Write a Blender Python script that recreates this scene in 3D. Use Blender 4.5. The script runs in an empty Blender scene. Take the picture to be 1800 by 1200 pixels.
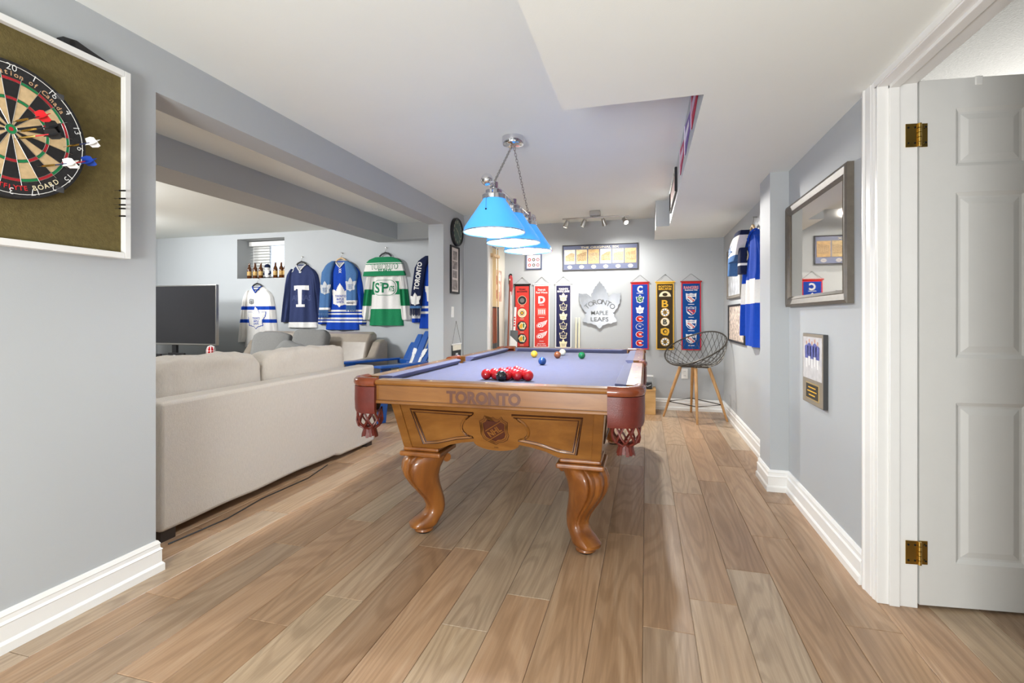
import bpy, bmesh, math, random
from mathutils import Vector, Matrix, noise as mnoise
PI = math.pi
random.seed(7)
scene = bpy.context.scene
COL = scene.collection

# ------------------------------------------------------------------ camera
cam_d = bpy.data.cameras.new('camera'); cam = bpy.data.objects.new('camera', cam_d); COL.objects.link(cam)
cam_d.sensor_fit = 'HORIZONTAL'; cam_d.sensor_width = 36.0
cam_d.lens = 860.0 / 1800.0 * 36.0
cam_d.shift_y = -(600.0 - 556.0) / 1800.0
cam.location = (0, 0, 1.125)
cam.rotation_euler = (PI / 2, 0, math.atan(235.0 / 860.0))
cam_d.clip_start = 0.05
scene.camera = cam

# ------------------------------------------------------------------ world, exposure
def lin(c):
    out = []
    for v in c[:3]:
        v = v / 255.0
        out.append(v / 12.92 if v <= 0.04045 else ((v + 0.055) / 1.055) ** 2.4)
    return (out[0], out[1], out[2], 1.0)
world = bpy.data.worlds.new('sky'); scene.world = world; world.use_nodes = True
bg = world.node_tree.nodes['Background']
bg.inputs[0].default_value = lin((214, 228, 245)); bg.inputs[1].default_value = 2.2
vs = scene.view_settings
vs.view_transform = 'Standard'; vs.look = 'None'; vs.gamma = 1.0; vs.use_curve_mapping = False
vs.exposure = 0.14

# ------------------------------------------------------------------ lounge ceiling lights, plus unseen fill lights added for brightness
def area(name, loc, size, watts, rot=(0, 0, 0), col=(1, 1, 1), sy=None):
    l = bpy.data.lights.new(name, 'AREA'); l.energy = watts; l.color = col
    l.shape = 'RECTANGLE' if sy else 'DISK'; l.size = size
    if sy: l.size_y = sy
    o = bpy.data.objects.new(name, l); COL.objects.link(o); o.location = loc; o.rotation_euler = rot
    return o
area('added_entry_fill', (-1.2, -0.9, 2.29), 1.3, 9, col=(1, 1, 1), sy=1.8)  # unseen fill panel added behind the camera to brighten the near end
area('added_ceiling_fill', (-0.75, -1.70, 0.85), 1.0, 118, rot=(PI * 0.67, 0, -0.16), col=(0.98, 0.99, 1), sy=0.7)  # added light aimed up and forward to brighten the ceiling
area('ceiling_light_lounge', (-4.9, 2.7, 2.24), 0.6, 112, rot=(0.82, 0, 0), col=(0.97, 0.985, 1))
area('added_sofa_fill', (-2.68, 1.15, 2.30), 0.2, 14, col=(0.98, 0.99, 1))  # extra fill added above the sofa to lift the dark beam
area('ceiling_light_lounge_corner', (-6.3, 4.2, 2.24), 0.3, 30, rot=(0.8, 0, -0.6), col=(0.97, 0.985, 1))
area('added_side_room_fill', (2.55, 3.5, 1.2), 0.6, 36, rot=(PI, 0, 0), col=(1, 0.98, 0.95))  # fill added out of sight behind the door to brighten the side room ceiling

# ------------------------------------------------------------------ materials
MATS = {}
def nodes_of(m):
    return m.node_tree.nodes, m.node_tree.links, m.node_tree.nodes['Principled BSDF']
def M(name, rgb, rough=0.55, metal=0.0, var=0.06, vscale=12.0, bump=0.0, bscale=60.0, spec=0.5, stretch=None, trans=0.0, emit=0.0, coat=0.0, sheen=0.0):
    if name in MATS: return MATS[name]
    m = bpy.data.materials.new(name); m.use_nodes = True
    n, l, b = nodes_of(m)
    b.inputs['Roughness'].default_value = rough; b.inputs['Metallic'].default_value = metal
    b.inputs['Specular IOR Level'].default_value = spec
    b.inputs['Coat Weight'].default_value = coat
    b.inputs['Sheen Weight'].default_value = sheen
    b.inputs['Transmission Weight'].default_value = trans
    c = lin(rgb)
    tc = n.new('ShaderNodeTexCoord'); mp = n.new('ShaderNodeMapping')
    l.new(tc.outputs['Object'], mp.inputs[0])
    if stretch: mp.inputs['Scale'].default_value = stretch
    nz = n.new('ShaderNodeTexNoise'); nz.inputs['Scale'].default_value = vscale; nz.inputs['Detail'].default_value = 4
    l.new(mp.outputs[0], nz.inputs['Vector'])
    cr = n.new('ShaderNodeValToRGB')
    cr.color_ramp.elements[0].position = 0.3; cr.color_ramp.elements[1].position = 0.7
    cr.color_ramp.elements[0].color = tuple(x * (1 - var) for x in c[:3]) + (1,)
    cr.color_ramp.elements[1].color = tuple(min(1, x * (1 + var)) for x in c[:3]) + (1,)
    l.new(nz.outputs[0], cr.inputs[0]); l.new(cr.outputs[0], b.inputs['Base Color'])
    if emit:
        b.inputs['Emission Color'].default_value = c; b.inputs['Emission Strength'].default_value = emit
    if bump:
        n2 = n.new('ShaderNodeTexNoise'); n2.inputs['Scale'].default_value = bscale; n2.inputs['Detail'].default_value = 5
        l.new(mp.outputs[0], n2.inputs['Vector'])
        bp = n.new('ShaderNodeBump'); bp.inputs['Strength'].default_value = bump; bp.inputs['Distance'].default_value = 0.01
        l.new(n2.outputs[0], bp.inputs['Height']); l.new(bp.outputs[0], b.inputs['Normal'])
    MATS[name] = m
    return m
def wood(name, c1, c2, c3, scale=(14, 1.2, 14), rough=0.35, per_object=None, coat=0.0, bump=0.08):
    m = bpy.data.materials.new(name); m.use_nodes = True
    n, l, b = nodes_of(m)
    b.inputs['Roughness'].default_value = rough; b.inputs['Coat Weight'].default_value = coat
    tc = n.new('ShaderNodeTexCoord'); mp = n.new('ShaderNodeMapping'); mp.inputs['Scale'].default_value = scale
    oi = n.new('ShaderNodeObjectInfo')
    ad = n.new('ShaderNodeVectorMath'); ad.operation = 'MULTIPLY_ADD'
    l.new(oi.outputs['Random'], ad.inputs[0]); ad.inputs[1].default_value = (31.7, 57.3, 12.9) if per_object else (0, 0, 0)
    l.new(tc.outputs['Object'], mp.inputs[0]); l.new(mp.outputs[0], ad.inputs[2])
    nz = n.new('ShaderNodeTexNoise'); nz.inputs['Scale'].default_value = 1.0; nz.inputs['Detail'].default_value = 6; nz.inputs['Roughness'].default_value = 0.62; nz.inputs['Distortion'].default_value = 0.6
    l.new(ad.outputs[0], nz.inputs['Vector'])
    if per_object:                                   # cathedral grain: contour lines of a slow noise
        cm = n.new('ShaderNodeMapping'); cm.inputs['Scale'].default_value = (0.30, 0.62, 1); l.new(ad.outputs[0], cm.inputs[0])
        cn = n.new('ShaderNodeTexNoise'); cn.inputs['Scale'].default_value = 1.0; cn.inputs['Detail'].default_value = 1.5; cn.inputs['Roughness'].default_value = 0.4; l.new(cm.outputs[0], cn.inputs['Vector'])
        cx = n.new('ShaderNodeSeparateXYZ'); l.new(ad.outputs[0], cx.inputs[0])
        k1 = n.new('ShaderNodeMath'); k1.operation = 'MULTIPLY_ADD'; k1.inputs[1].default_value = 110.0; l.new(cn.outputs[0], k1.inputs[0])
        k2 = n.new('ShaderNodeMath'); k2.operation = 'MULTIPLY'; k2.inputs[1].default_value = 3.0; l.new(cx.outputs[0], k2.inputs[0]); l.new(k2.outputs[0], k1.inputs[2])
        k3 = n.new('ShaderNodeMath'); k3.operation = 'SINE'; l.new(k1.outputs[0], k3.inputs[0])
        wv = n.new('ShaderNodeMath'); wv.operation = 'MULTIPLY_ADD'; wv.inputs[1].default_value = 0.5; wv.inputs[2].default_value = 0.5; l.new(k3.outputs[0], wv.inputs[0])
    else:
        wv = n.new('ShaderNodeTexWave'); wv.wave_type = 'BANDS'; wv.bands_direction = 'X'; wv.inputs['Scale'].default_value = 0.3; wv.inputs['Distortion'].default_value = 7.0; wv.inputs['Detail'].default_value = 3; wv.inputs['Detail Scale'].default_value = 0.45
        l.new(ad.outputs[0], wv.inputs['Vector'])
    cr = n.new('ShaderNodeValToRGB'); e = cr.color_ramp.elements
    e[0].position = 0.32; e[0].color = lin(c1); e[1].position = 0.66; e[1].color = lin(c3)
    k = e.new(0.5); k.color = lin(c2)
    l.new(nz.outputs[0], cr.inputs[0])
    mx = n.new('ShaderNodeMix'); mx.data_type = 'RGBA'; mx.blend_type = 'MULTIPLY'
    mx.inputs[0].default_value = 0.30 if per_object else 0.25
    wr = n.new('ShaderNodeValToRGB'); wr.color_ramp.elements[0].color = (0.62, 0.57, 0.52, 1); wr.color_ramp.elements[0].position = 0.1; wr.color_ramp.elements[1].position = 0.55
    l.new(wv.outputs[0], wr.inputs[0])
    l.new(cr.outputs[0], mx.inputs[6]); l.new(wr.outputs[0], mx.inputs[7])
    last = mx.outputs[2]
    if per_object:
        pr = n.new('ShaderNodeValToRGB'); pr.color_ramp.interpolation = 'CONSTANT'
        pe = pr.color_ramp.elements
        for i, c in enumerate(per_object):
            if i < 2: q = pe[i]; q.position = i / len(per_object)
            else: q = pe.new(i / len(per_object))
            q.color = lin(c)
        wn = n.new('ShaderNodeTexWhiteNoise'); wn.noise_dimensions = '1D'; l.new(oi.outputs['Random'], wn.inputs['W'])
        l.new(wn.outputs['Value'], pr.inputs[0])
        m2 = n.new('ShaderNodeMix'); m2.data_type = 'RGBA'; m2.blend_type = 'MIX'; m2.inputs[0].default_value = 0.62
        l.new(last, m2.inputs[6]); l.new(pr.outputs[0], m2.inputs[7])
        m3 = n.new('ShaderNodeMix'); m3.data_type = 'RGBA'; m3.blend_type = 'MULTIPLY'; m3.inputs[0].default_value = 0.30
        l.new(m2.outputs[2], m3.inputs[6]); l.new(wr.outputs[0], m3.inputs[7])
        last = m3.outputs[2]
    if per_object:
        m4 = n.new('ShaderNodeMapping'); m4.inputs['Scale'].default_value = (5.5, 1.6, 1); l.new(ad.outputs[0], m4.inputs[0])
        fg = n.new('ShaderNodeTexNoise'); fg.inputs['Scale'].default_value = 1.3; fg.inputs['Detail'].default_value = 8; fg.inputs['Roughness'].default_value = 0.7; l.new(m4.outputs[0], fg.inputs['Vector'])
        fr_ = n.new('ShaderNodeValToRGB'); fr_.color_ramp.elements[0].position = 0.36; fr_.color_ramp.elements[0].color = (0.70, 0.66, 0.62, 1); fr_.color_ramp.elements[1].position = 0.60
        l.new(fg.outputs[0], fr_.inputs[0])
        m5 = n.new('ShaderNodeMix'); m5.data_type = 'RGBA'; m5.blend_type = 'MULTIPLY'; m5.inputs[0].default_value = 0.55
        l.new(last, m5.inputs[6]); l.new(fr_.outputs[0], m5.inputs[7]); last = m5.outputs[2]
    l.new(last, b.inputs['Base Color'])
    bp = n.new('ShaderNodeBump'); bp.inputs['Strength'].default_value = bump; bp.inputs['Distance'].default_value = 0.004
    l.new(nz.outputs[0], bp.inputs['Height']); l.new(bp.outputs[0], b.inputs['Normal'])
    MATS[name] = m
    return m

WALL = M('wall_paint', (179, 183, 185), 0.6, var=0.012, vscale=2, bump=0.04, bscale=220)
WALLC = M('wall_paint_cream', (226, 222, 208), 0.6, var=0.012, vscale=2, bump=0.04, bscale=220)
CEIL = M('ceiling_paint', (238, 242, 237), 0.75, var=0.012, vscale=2, bump=0.05, bscale=180)
STIP = M('stippled_ceiling', (205, 204, 200), 0.8, var=0.05, vscale=90, bump=0.6, bscale=120)
TRIM = M('white_trim_paint', (234, 234, 231), 0.32, var=0.01)
DOORW = M('door_paint', (220, 220, 216), 0.38, var=0.01, bump=0.03, bscale=90)
PLANK = wood('oak_plank', (138, 108, 82), (170, 138, 108), (196, 172, 146), scale=(16, 1.1, 16), rough=0.36,
             per_object=[(188, 154, 120), (202, 180, 150), (176, 142, 108), (194, 168, 138), (162, 130, 100), (190, 172, 148), (196, 160, 126), (174, 150, 124)], bump=0.05)
TWOOD = wood('honey_wood', (114, 69, 26), (134, 86, 34), (150, 101, 46), scale=(2.2, 9, 9), rough=0.28, coat=0.35, bump=0.02)
LWOOD = wood('leg_wood', (112, 62, 24), (140, 84, 34), (160, 102, 46), scale=(9, 9, 2.0), rough=0.28, coat=0.35, bump=0.02)
DARKW = M('dark_stain', (74, 40, 20), 0.35, var=0.2, vscale=30)
BURN = M('burnt_lettering', (88, 46, 24), 0.45, var=0.1, vscale=40)
BURN2 = M('burnt_shield', (76, 34, 18), 0.45, var=0.1, vscale=40)
CLOTH = M('navy_felt', (99, 102, 134), 0.9, var=0.05, vscale=30, bump=0.1, bscale=500, sheen=0.25, spec=0.2)
LEATH = M('russet_leather', (100, 38, 29), 0.38, var=0.12, vscale=30, bump=0.12, bscale=260)
LEATHB = M('brown_leather_roll', (128, 62, 34), 0.22, var=0.25, vscale=14, coat=0.3)
CHROME = M('chrome', (222, 222, 226), 0.08, 1.0, var=0.02)
STEEL = M('brushed_steel', (176, 174, 169), 0.28, 1.0, var=0.05, vscale=40, stretch=(1, 1, 12))
BRASS = M('brass', (206, 172, 92), 0.25, 1.0, var=0.06)
BLACK = M('black_plastic', (26, 26, 28), 0.4, var=0.1)
BLKM = M('black_metal', (38, 37, 36), 0.4, 0.6, var=0.1)
WHITE = M('white_print', (238, 238, 236), 0.6, var=0.02)
WHITEP = M('white_plastic', (238, 238, 234), 0.35, var=0.01)
LINEN = M('linen_fabric', (192, 184, 173), 0.9, var=0.05, vscale=160, bump=0.25, bscale=420, stretch=(1, 1, 0.25), sheen=0.1, spec=0.2)
GREYF = M('grey_fabric', (122, 122, 120), 0.9, var=0.08, vscale=120, bump=0.25, bscale=380, spec=0.2)
TAUPE = M('taupe_leather', (158, 147, 134), 0.34, var=0.05, vscale=16, bump=0.06, bscale=160)
ADBLUE = M('blue_chair_paint', (26, 84, 164), 0.3, var=0.06, vscale=8)
NAVY = M('navy_knit', (50, 60, 98), 0.85, var=0.06, vscale=60, bump=0.12, bscale=300, spec=0.2)
ROYAL = M('royal_knit', (22, 68, 172), 0.85, var=0.06, vscale=60, bump=0.12, bscale=300, spec=0.2)
STBLUE = M('steel_blue_knit', (74, 112, 160), 0.9, var=0.08, vscale=80, bump=0.2, bscale=300, spec=0.2)
WKNIT = M('white_knit', (232, 230, 226), 0.85, var=0.03, vscale=60, bump=0.1, bscale=300, spec=0.2)
GKNIT = M('green_knit', (32, 128, 84), 0.85, var=0.06, vscale=60, bump=0.12, bscale=300, spec=0.2)
NAVYD = M('dark_navy_knit', (28, 36, 66), 0.9, var=0.08, vscale=80, bump=0.2, bscale=300, spec=0.2)
GREYK = M('pale_grey_knit', (196, 200, 204), 0.9, var=0.05, vscale=80, bump=0.2, bscale=300, spec=0.2)
RED = M('red_felt', (206, 46, 46), 0.85, var=0.05, vscale=40, spec=0.2)
REDB = M('banner_red', (214, 66, 58), 0.85, var=0.05, vscale=40, spec=0.2)
NAVYB = M('banner_navy', (44, 44, 78), 0.85, var=0.05, vscale=40, spec=0.2)
BLUEB = M('banner_blue', (34, 66, 158), 0.85, var=0.05, vscale=40, spec=0.2)
DBLUEB = M('banner_deep_blue', (18, 72, 140), 0.85, var=0.05, vscale=40, spec=0.2)
BROWNB = M('banner_dark_brown', (62, 52, 36), 0.85, var=0.05, vscale=40, spec=0.2)
GOLD = M('gold_felt', (228, 178, 62), 0.8, var=0.05, vscale=40, spec=0.2)
CREAM = M('cream_print', (240, 228, 188), 0.7, var=0.04)
GREENP = M('green_print', (40, 110, 70), 0.7, var=0.05)
PALEW = wood('pale_wood', (196, 160, 112), (214, 180, 132), (226, 196, 152), scale=(9, 9, 1.2), rough=0.4, bump=0.02)
OAKW = wood('stool_oak', (170, 122, 70), (190, 144, 90), (204, 162, 110), scale=(12, 12, 1.0), rough=0.4, bump=0.02)
BOXW = wood('pine_box', (196, 150, 88), (212, 168, 104), (224, 184, 124), scale=(2, 9, 9), rough=0.5, bump=0.02)
CUEW = wood('cue_maple', (206, 178, 128), (220, 194, 146), (230, 208, 164), scale=(20, 20, 1), rough=0.3, bump=0.01)
CUEB = wood('cue_rosewood', (110, 50, 26), (134, 66, 36), (150, 80, 44), scale=(20, 20, 1), rough=0.3, bump=0.01)
OLIVE = M('olive_pinboard', (104, 92, 56), 0.9, var=0.12, vscale=60, bump=0.3, bscale=200, spec=0.2)
FRAMEG = M('pewter_frame', (104, 97, 87), 0.45, 0.25, var=0.1, vscale=30)
PHOTO1 = M('photo_print_sepia', (206, 184, 142), 0.5, var=0.35, vscale=26)
PHOTO2 = M('photo_print_grey', (150, 142, 138), 0.5, var=0.6, vscale=22)
MIRROR = M('mirror_glass', (222, 216, 206), 0.02, 1.0, var=0.0)
GLASS = M('window_glass', (250, 252, 255), 0.02, var=0.0, trans=1.0)
BOTTLE = M('amber_glass', (112, 62, 22), 0.08, var=0.1, trans=0.55)
SCREEN = M('tv_screen', (30, 30, 33), 0.16, var=0.05, spec=0.6)

# ------------------------------------------------------------------ mesh builder
_font = {}
def text_geo(s, bold):
    key = (s, bold)
    if key in _font: return _font[key]
    cu = bpy.data.curves.new('t', 'FONT'); cu.body = s; cu.size = 1.0; cu.resolution_u = 3; cu.offset = bold
    ob = bpy.data.objects.new('t', cu)
    me = bpy.data.meshes.new_from_object(ob)
    vv = [(v.co.x, v.co.y) for v in me.vertices]; ff = [tuple(p.vertices) for p in me.polygons]
    bpy.data.objects.remove(ob); bpy.data.curves.remove(cu); bpy.data.meshes.remove(me)
    _font[key] = (vv, ff)
    return vv, ff
CAP = 0.70
def spow(a, e): return math.copysign(abs(a) ** e, a)

class MB:
    def __init__(self): self.v = []; self.f = []; self.m = []; self.mats = []
    def mi(self, mat):
        if mat not in self.mats: self.mats.append(mat)
        return self.mats.index(mat)
    def add(self, vs_, fs, mat):
        k = len(self.v); i = self.mi(mat)
        self.v += [tuple(p) for p in vs_]
        for f in fs: self.f.append(tuple(a + k for a in f)); self.m.append(i)
        return self
    def box(self, x0, x1, y0, y1, z0, z1, mat):
        return self.hexa([(x0, y0, z0), (x1, y0, z0), (x1, y1, z0), (x0, y1, z0), (x0, y0, z1), (x1, y0, z1), (x1, y1, z1), (x0, y1, z1)], mat)
    def hexa(self, p, mat):
        return self.add(p, [(0, 3, 2, 1), (4, 5, 6, 7), (0, 1, 5, 4), (1, 2, 6, 5), (2, 3, 7, 6), (3, 0, 4, 7)], mat)
    def prism(self, poly, a, b, mat, fn=None):
        """poly in (x, z) extruded along y from a to b; fn maps (x, y, z)"""
        n = len(poly)
        fn = fn or (lambda x, y, z: (x, y, z))
        vv = [fn(x, a, z) for x, z in poly] + [fn(x, b, z) for x, z in poly]
        ff = [tuple(range(n)), tuple(range(2 * n - 1, n - 1, -1))] + [(i, (i + 1) % n, n + (i + 1) % n, n + i) for i in range(n)]
        return self.add(vv, ff, mat)
    def flat(self, poly, y, mat, fn=None):
        if fn:
            x0, x1 = min(p[0] for p in poly), max(p[0] for p in poly); z0, z1 = min(p[1] for p in poly), max(p[1] for p in poly)
            if max(x1 - x0, z1 - z0) > 0.06:        # cut large prints into a grid so that they follow the cloth
                bm = bmesh.new(); bm.faces.new([bm.verts.new((a, 0, b)) for a, b in poly]); bmesh.ops.triangulate(bm, faces=bm.faces[:])
                st = max(0.016, (x1 - x0) / 20)
                for k in range(1, int((x1 - x0) / st) + 1): bmesh.ops.bisect_plane(bm, geom=bm.verts[:] + bm.edges[:] + bm.faces[:], plane_co=(x0 + k * st, 0, 0), plane_no=(1, 0, 0))
                for k in range(1, int((z1 - z0) / 0.045) + 1): bmesh.ops.bisect_plane(bm, geom=bm.verts[:] + bm.edges[:] + bm.faces[:], plane_co=(0, 0, z0 + k * 0.045), plane_no=(0, 0, 1))
                bm.verts.index_update()
                vv = [fn(v.co.x, y, v.co.z) for v in bm.verts]; ff = [tuple(v.index for v in f.verts) for f in bm.faces]; bm.free()
                return self.add(vv, ff, mat)
        fn = fn or (lambda x, y, z: (x, y, z))
        return self.add([fn(x, y, z) for x, z in poly], [tuple(range(len(poly)))], mat)
    def tube(self, path, r, mat, n=8, closed=False, flat=1.0):
        P = [Vector(p) for p in path]; L = len(P)
        R = r if isinstance(r, (list, tuple)) else [r] * L
        prev = None; rings = []
        for i in range(L):
            if closed: t = P[(i + 1) % L] - P[i - 1]
            else: t = P[min(i + 1, L - 1)] - P[max(i - 1, 0)]
            t.normalize()
            if prev is None:
                a = Vector((0, 0, 1)) if abs(t.z) < 0.9 else Vector((1, 0, 0))
                u = t.cross(a).normalized()
            else:
                u = (prev - t * prev.dot(t))
                u = u.normalized() if u.length > 1e-6 else t.orthogonal().normalized()
            prev = u; w = t.cross(u)
            rings.append([P[i] + u * (R[i] * math.cos(2 * PI * k / n)) + w * (R[i] * flat * math.sin(2 * PI * k / n)) for k in range(n)])
        vv = [p for g in rings for p in g]; ff = []
        for i in range(L if closed else L - 1):
            j = (i + 1) % L
            for k in range(n): ff.append((i * n + k, i * n + (k + 1) % n, j * n + (k + 1) % n, j * n + k))
        if not closed: ff.append(tuple(range(n - 1, -1, -1))); ff.append(tuple((L - 1) * n + k for k in range(n)))
        return self.add(vv, ff, mat)
    def lathe(self, prof, mat, n=24, c=(0, 0, 0), axis='z', a0=0.0, a1=2 * PI, cap=True):
        full = abs(a1 - a0 - 2 * PI) < 1e-6
        m = n if full else n + 1
        def pt(r, h, a):
            x, y = r * math.cos(a), r * math.sin(a)
            q = (x, y, h) if axis == 'z' else ((x, h, y) if axis == 'y' else (h, x, y))
            return (q[0] + c[0], q[1] + c[1], q[2] + c[2])
        vv = [pt(r, h, a0 + (a1 - a0) * k / n) for r, h in prof for k in range(m)]
        ff = []
        for i in range(len(prof) - 1):
            for k in range(n):
                k2 = (k + 1) % m
                ff.append((i * m + k, i * m + k2, (i + 1) * m + k2, (i + 1) * m + k))
        if cap and full:
            if prof[0][0] > 1e-5: ff.append(tuple(range(m - 1, -1, -1)))
            if prof[-1][0] > 1e-5: ff.append(tuple((len(prof) - 1) * m + k for k in range(m)))
        return self.add(vv, ff, mat)
    def sphere(self, c, r, mat, n=20, m=12, sc=(1, 1, 1)):
        pr = [(r * math.sin(PI * i / m), -r * math.cos(PI * i / m)) for i in range(m + 1)]
        k = len(self.v); self.lathe(pr, mat, n, cap=False)
        for i in range(k, len(self.v)):
            p = self.v[i]; self.v[i] = (p[0] * sc[0] + c[0], p[1] * sc[1] + c[1], p[2] * sc[2] + c[2])
        return self
    def pillow(self, c, a, b, d, mat, e=0.45, seed=0, wr=0.006, nu=40, nv=20):
        vv = []; ff = []
        for j in range(nv + 1):
            v = -PI / 2 + PI * j / nv
            for i in range(nu):
                u = 2 * PI * i / nu
                x = a * spow(math.cos(v), e) * spow(math.cos(u), e)
                y = b * spow(math.cos(v), e * 1.6) * spow(math.sin(u), e * 1.9)
                z = d * spow(math.sin(v), e)
                q = Vector((x * 7 + seed, y * 7, z * 7))
                k = mnoise.noise(q) * wr + mnoise.noise(q * 2.7) * wr * 0.6
                nn = Vector((x / a, y / b, z / d)); nn.normalize()
                vv.append((c[0] + x + nn.x * k, c[1] + y + nn.y * k, c[2] + z + nn.z * k))
        for j in range(nv):
            for i in range(nu):
                ff.append((j * nu + i, j * nu + (i + 1) % nu, (j + 1) * nu + (i + 1) % nu, (j + 1) * nu + i))
        return self.add(vv, ff, mat)
    def ring(self, prof, path, mat, closed=True):
        """sweep a profile [(out, z)] along path [(x, y, nx, ny)]"""
        n = len(prof); L = len(path)
        vv = [(x + nx * o, y + ny * o, z) for x, y, nx, ny in path for o, z in prof]
        ff = [(i * n + k, i * n + (k + 1) % n, (i + 1) * n + (k + 1) % n, (i + 1) * n + k) for i in range(L - 1) for k in range(n)]
        ff += [tuple(range(n - 1, -1, -1)), tuple((L - 1) * n + k for k in range(n))]
        return self.add(vv, ff, mat)
    def text(self, s, x, z, h, y, mat, w=None, bold=0.0, rot=0.0, shear=0.0, fn=None):
        vv, ff = text_geo(s, bold)
        if not vv: return self
        x0 = min(p[0] for p in vv); x1 = max(p[0] for p in vv)
        k = h / CAP; kx = k if w is None else w / (x1 - x0)
        cr, sr = math.cos(rot), math.sin(rot)
        out = []
        for px, py in vv:
            a = (px - (x0 + x1) / 2) * kx + shear * (py * k - h / 2); b = py * k - h / 2
            X, Z = x + a * cr - b * sr, z + a * sr + b * cr
            out.append((X, y, Z))
        if fn and h > 0.04:
            bm = bmesh.new(); bv = [bm.verts.new((p[0], 0, p[2])) for p in out]
            for f in ff:
                try: bm.faces.new([bv[i] for i in f])
                except ValueError: pass
            ax = [p[0] for p in out]; az = [p[2] for p in out]
            for k in range(1, int((max(ax) - min(ax)) / 0.022) + 1): bmesh.ops.bisect_plane(bm, geom=bm.verts[:] + bm.edges[:] + bm.faces[:], plane_co=(min(ax) + k * 0.022, 0, 0), plane_no=(1, 0, 0))
            for k in range(1, int((max(az) - min(az)) / 0.04) + 1): bmesh.ops.bisect_plane(bm, geom=bm.verts[:] + bm.edges[:] + bm.faces[:], plane_co=(0, 0, min(az) + k * 0.04), plane_no=(0, 0, 1))
            bm.verts.index_update(); out = [(v.co.x, y, v.co.z) for v in bm.verts]; ff = [tuple(v.index for v in f.verts) for f in bm.faces]; bm.free()
        return self.add([fn(*p) for p in out] if fn else out, ff, mat)
    def arctext(self, s, cx, cz, R, h, y, mat, a0, a1, bold=0.0, inward=False, kx=1.0):
        """letters around a circle, angles clockwise from the top in degrees"""
        n = len(s)
        for i, ch in enumerate(s):
            if ch == ' ': continue
            a = math.radians(a0 + (a1 - a0) * (i / (n - 1) if n > 1 else 0))
            X, Z = cx + R * math.sin(a), cz + R * math.cos(a)
            vv, ff = text_geo(ch, bold); x0 = min(p[0] for p in vv); x1 = max(p[0] for p in vv)
            self.text(ch, X, Z, h, y, mat, w=(x1 - x0) * h / CAP * kx, bold=bold, rot=(-a if not inward else PI - a))
        return self
    def build(self, name, parent=None, smooth=0.0, bevel=0.0, label=None, seg=2):
        me = bpy.data.meshes.new(name); me.from_pydata(self.v, [], self.f)
        for mt in self.mats: me.materials.append(mt)
        me.polygons.foreach_set('material_index', self.m)
        bm = bmesh.new(); bm.from_mesh(me); bmesh.ops.recalc_face_normals(bm, faces=bm.faces); bm.to_mesh(me); bm.free()
        if smooth:
            me.polygons.foreach_set('use_smooth', [True] * len(me.polygons))
            me.set_sharp_from_angle(angle=smooth)
        o = bpy.data.objects.new(name, me); COL.objects.link(o)
        if parent: o.parent = parent
        if bevel:
            md = o.modifiers.new('bevel', 'BEVEL'); md.width = bevel; md.segments = seg; md.limit_method = 'ANGLE'; md.angle_limit = 0.7
        if label: o['label'] = label
        return o
def tag(o, label, cat, group=None):
    o['label'] = label; o['category'] = cat
    if group: o['group'] = group
    return o
def thing(name, label, cat, loc=(0, 0, 0), rz=0.0, group=None):
    o = bpy.data.objects.new(name, None); COL.objects.link(o)
    o.location = loc; o.rotation_euler = (0, 0, rz); o.empty_display_size = 0.05
    return tag(o, label, cat, group)
def struct(o): o['kind'] = 'structure'; return o
def copy_thing(root, loc, label, group=None, rz=None):
    r = root.copy(); COL.objects.link(r); r.location = loc; r['label'] = label
    if rz is not None: r.rotation_euler = (0, 0, rz)
    if group: r['group'] = group
    for ch in list(root.children):
        c = ch.copy(); COL.objects.link(c); c.parent = r
        for g in list(ch.children):
            d = g.copy(); COL.objects.link(d); d.parent = c
    return r
SM = 0.6
LEFT, RIGHT = PI / 2, -PI / 2     # wall-mounted things: local x to the right, z up, -y out of the wall

# maple leaf outline, unit height about 1
_half = [(0, 280), (14, 252), (30, 240), (34, 224), (55, 212), (60, 188), (76, 172), (80, 142), (98, 128), (98, 86), (128, 112), (152, 128), (200, 127), (245, 134), (239, 104), (244, 72), (231, 44), (236, 18), (214, -8), (208, -40), (184, -66), (168, -92), (150, -100), (172, -116), (166, -140), (196, -176), (194, -206), (152, -212), (142, -226), (98, -224), (62, -240), (34, -248), (24, -266), (0, -286)]
LEAF = [(x / 566, z / 566) for x, z in _half] + [(-x / 566, z / 566) for x, z in _half[-2:0:-1]]
def leaf(mb, x, z, h, y, mat, fn=None, k=1.0, w=1.0):
    return mb.flat([(x + a * h * k * w, z + b * h * k) for a, b in LEAF], y, mat, fn)
def leaf_words(mb, x, z, h, y, mat, fn=None, bold=0.02):
    mb.text('TORONTO', x, z - 0.05 * h, 0.095 * h, y, mat, w=0.50 * h, bold=bold, fn=fn)
    mb.text('MAPLE', x, z - 0.18 * h, 0.09 * h, y, mat, w=0.34 * h, bold=bold, fn=fn)
    mb.text('LEAFS', x, z - 0.30 * h, 0.09 * h, y, mat, w=0.34 * h, bold=bold, fn=fn)
def circ(x, z, r, n=24, rz=None, a0=0): return [(x + r * math.cos(a0 + 2 * PI * k / n), z + (rz or r) * math.sin(a0 + 2 * PI * k / n)) for k in range(n)]
def rect(x, z, w, h): return [(x - w / 2, z - h / 2), (x + w / 2, z - h / 2), (x + w / 2, z + h / 2), (x - w / 2, z + h / 2)]
# ================================================================== the setting
XL, XR, YB, ZC, ZS = -2.085, 0.885, 6.2, 2.322, 2.055
XLI = -2.26                     # lounge side of the left wall
YJ = 5.84                       # lounge wall with the jerseys
fl = struct(MB().box(-7.5, 3.4, -2.8, 6.6, -0.12, -0.006, PLANK).build('floor'))
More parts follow.
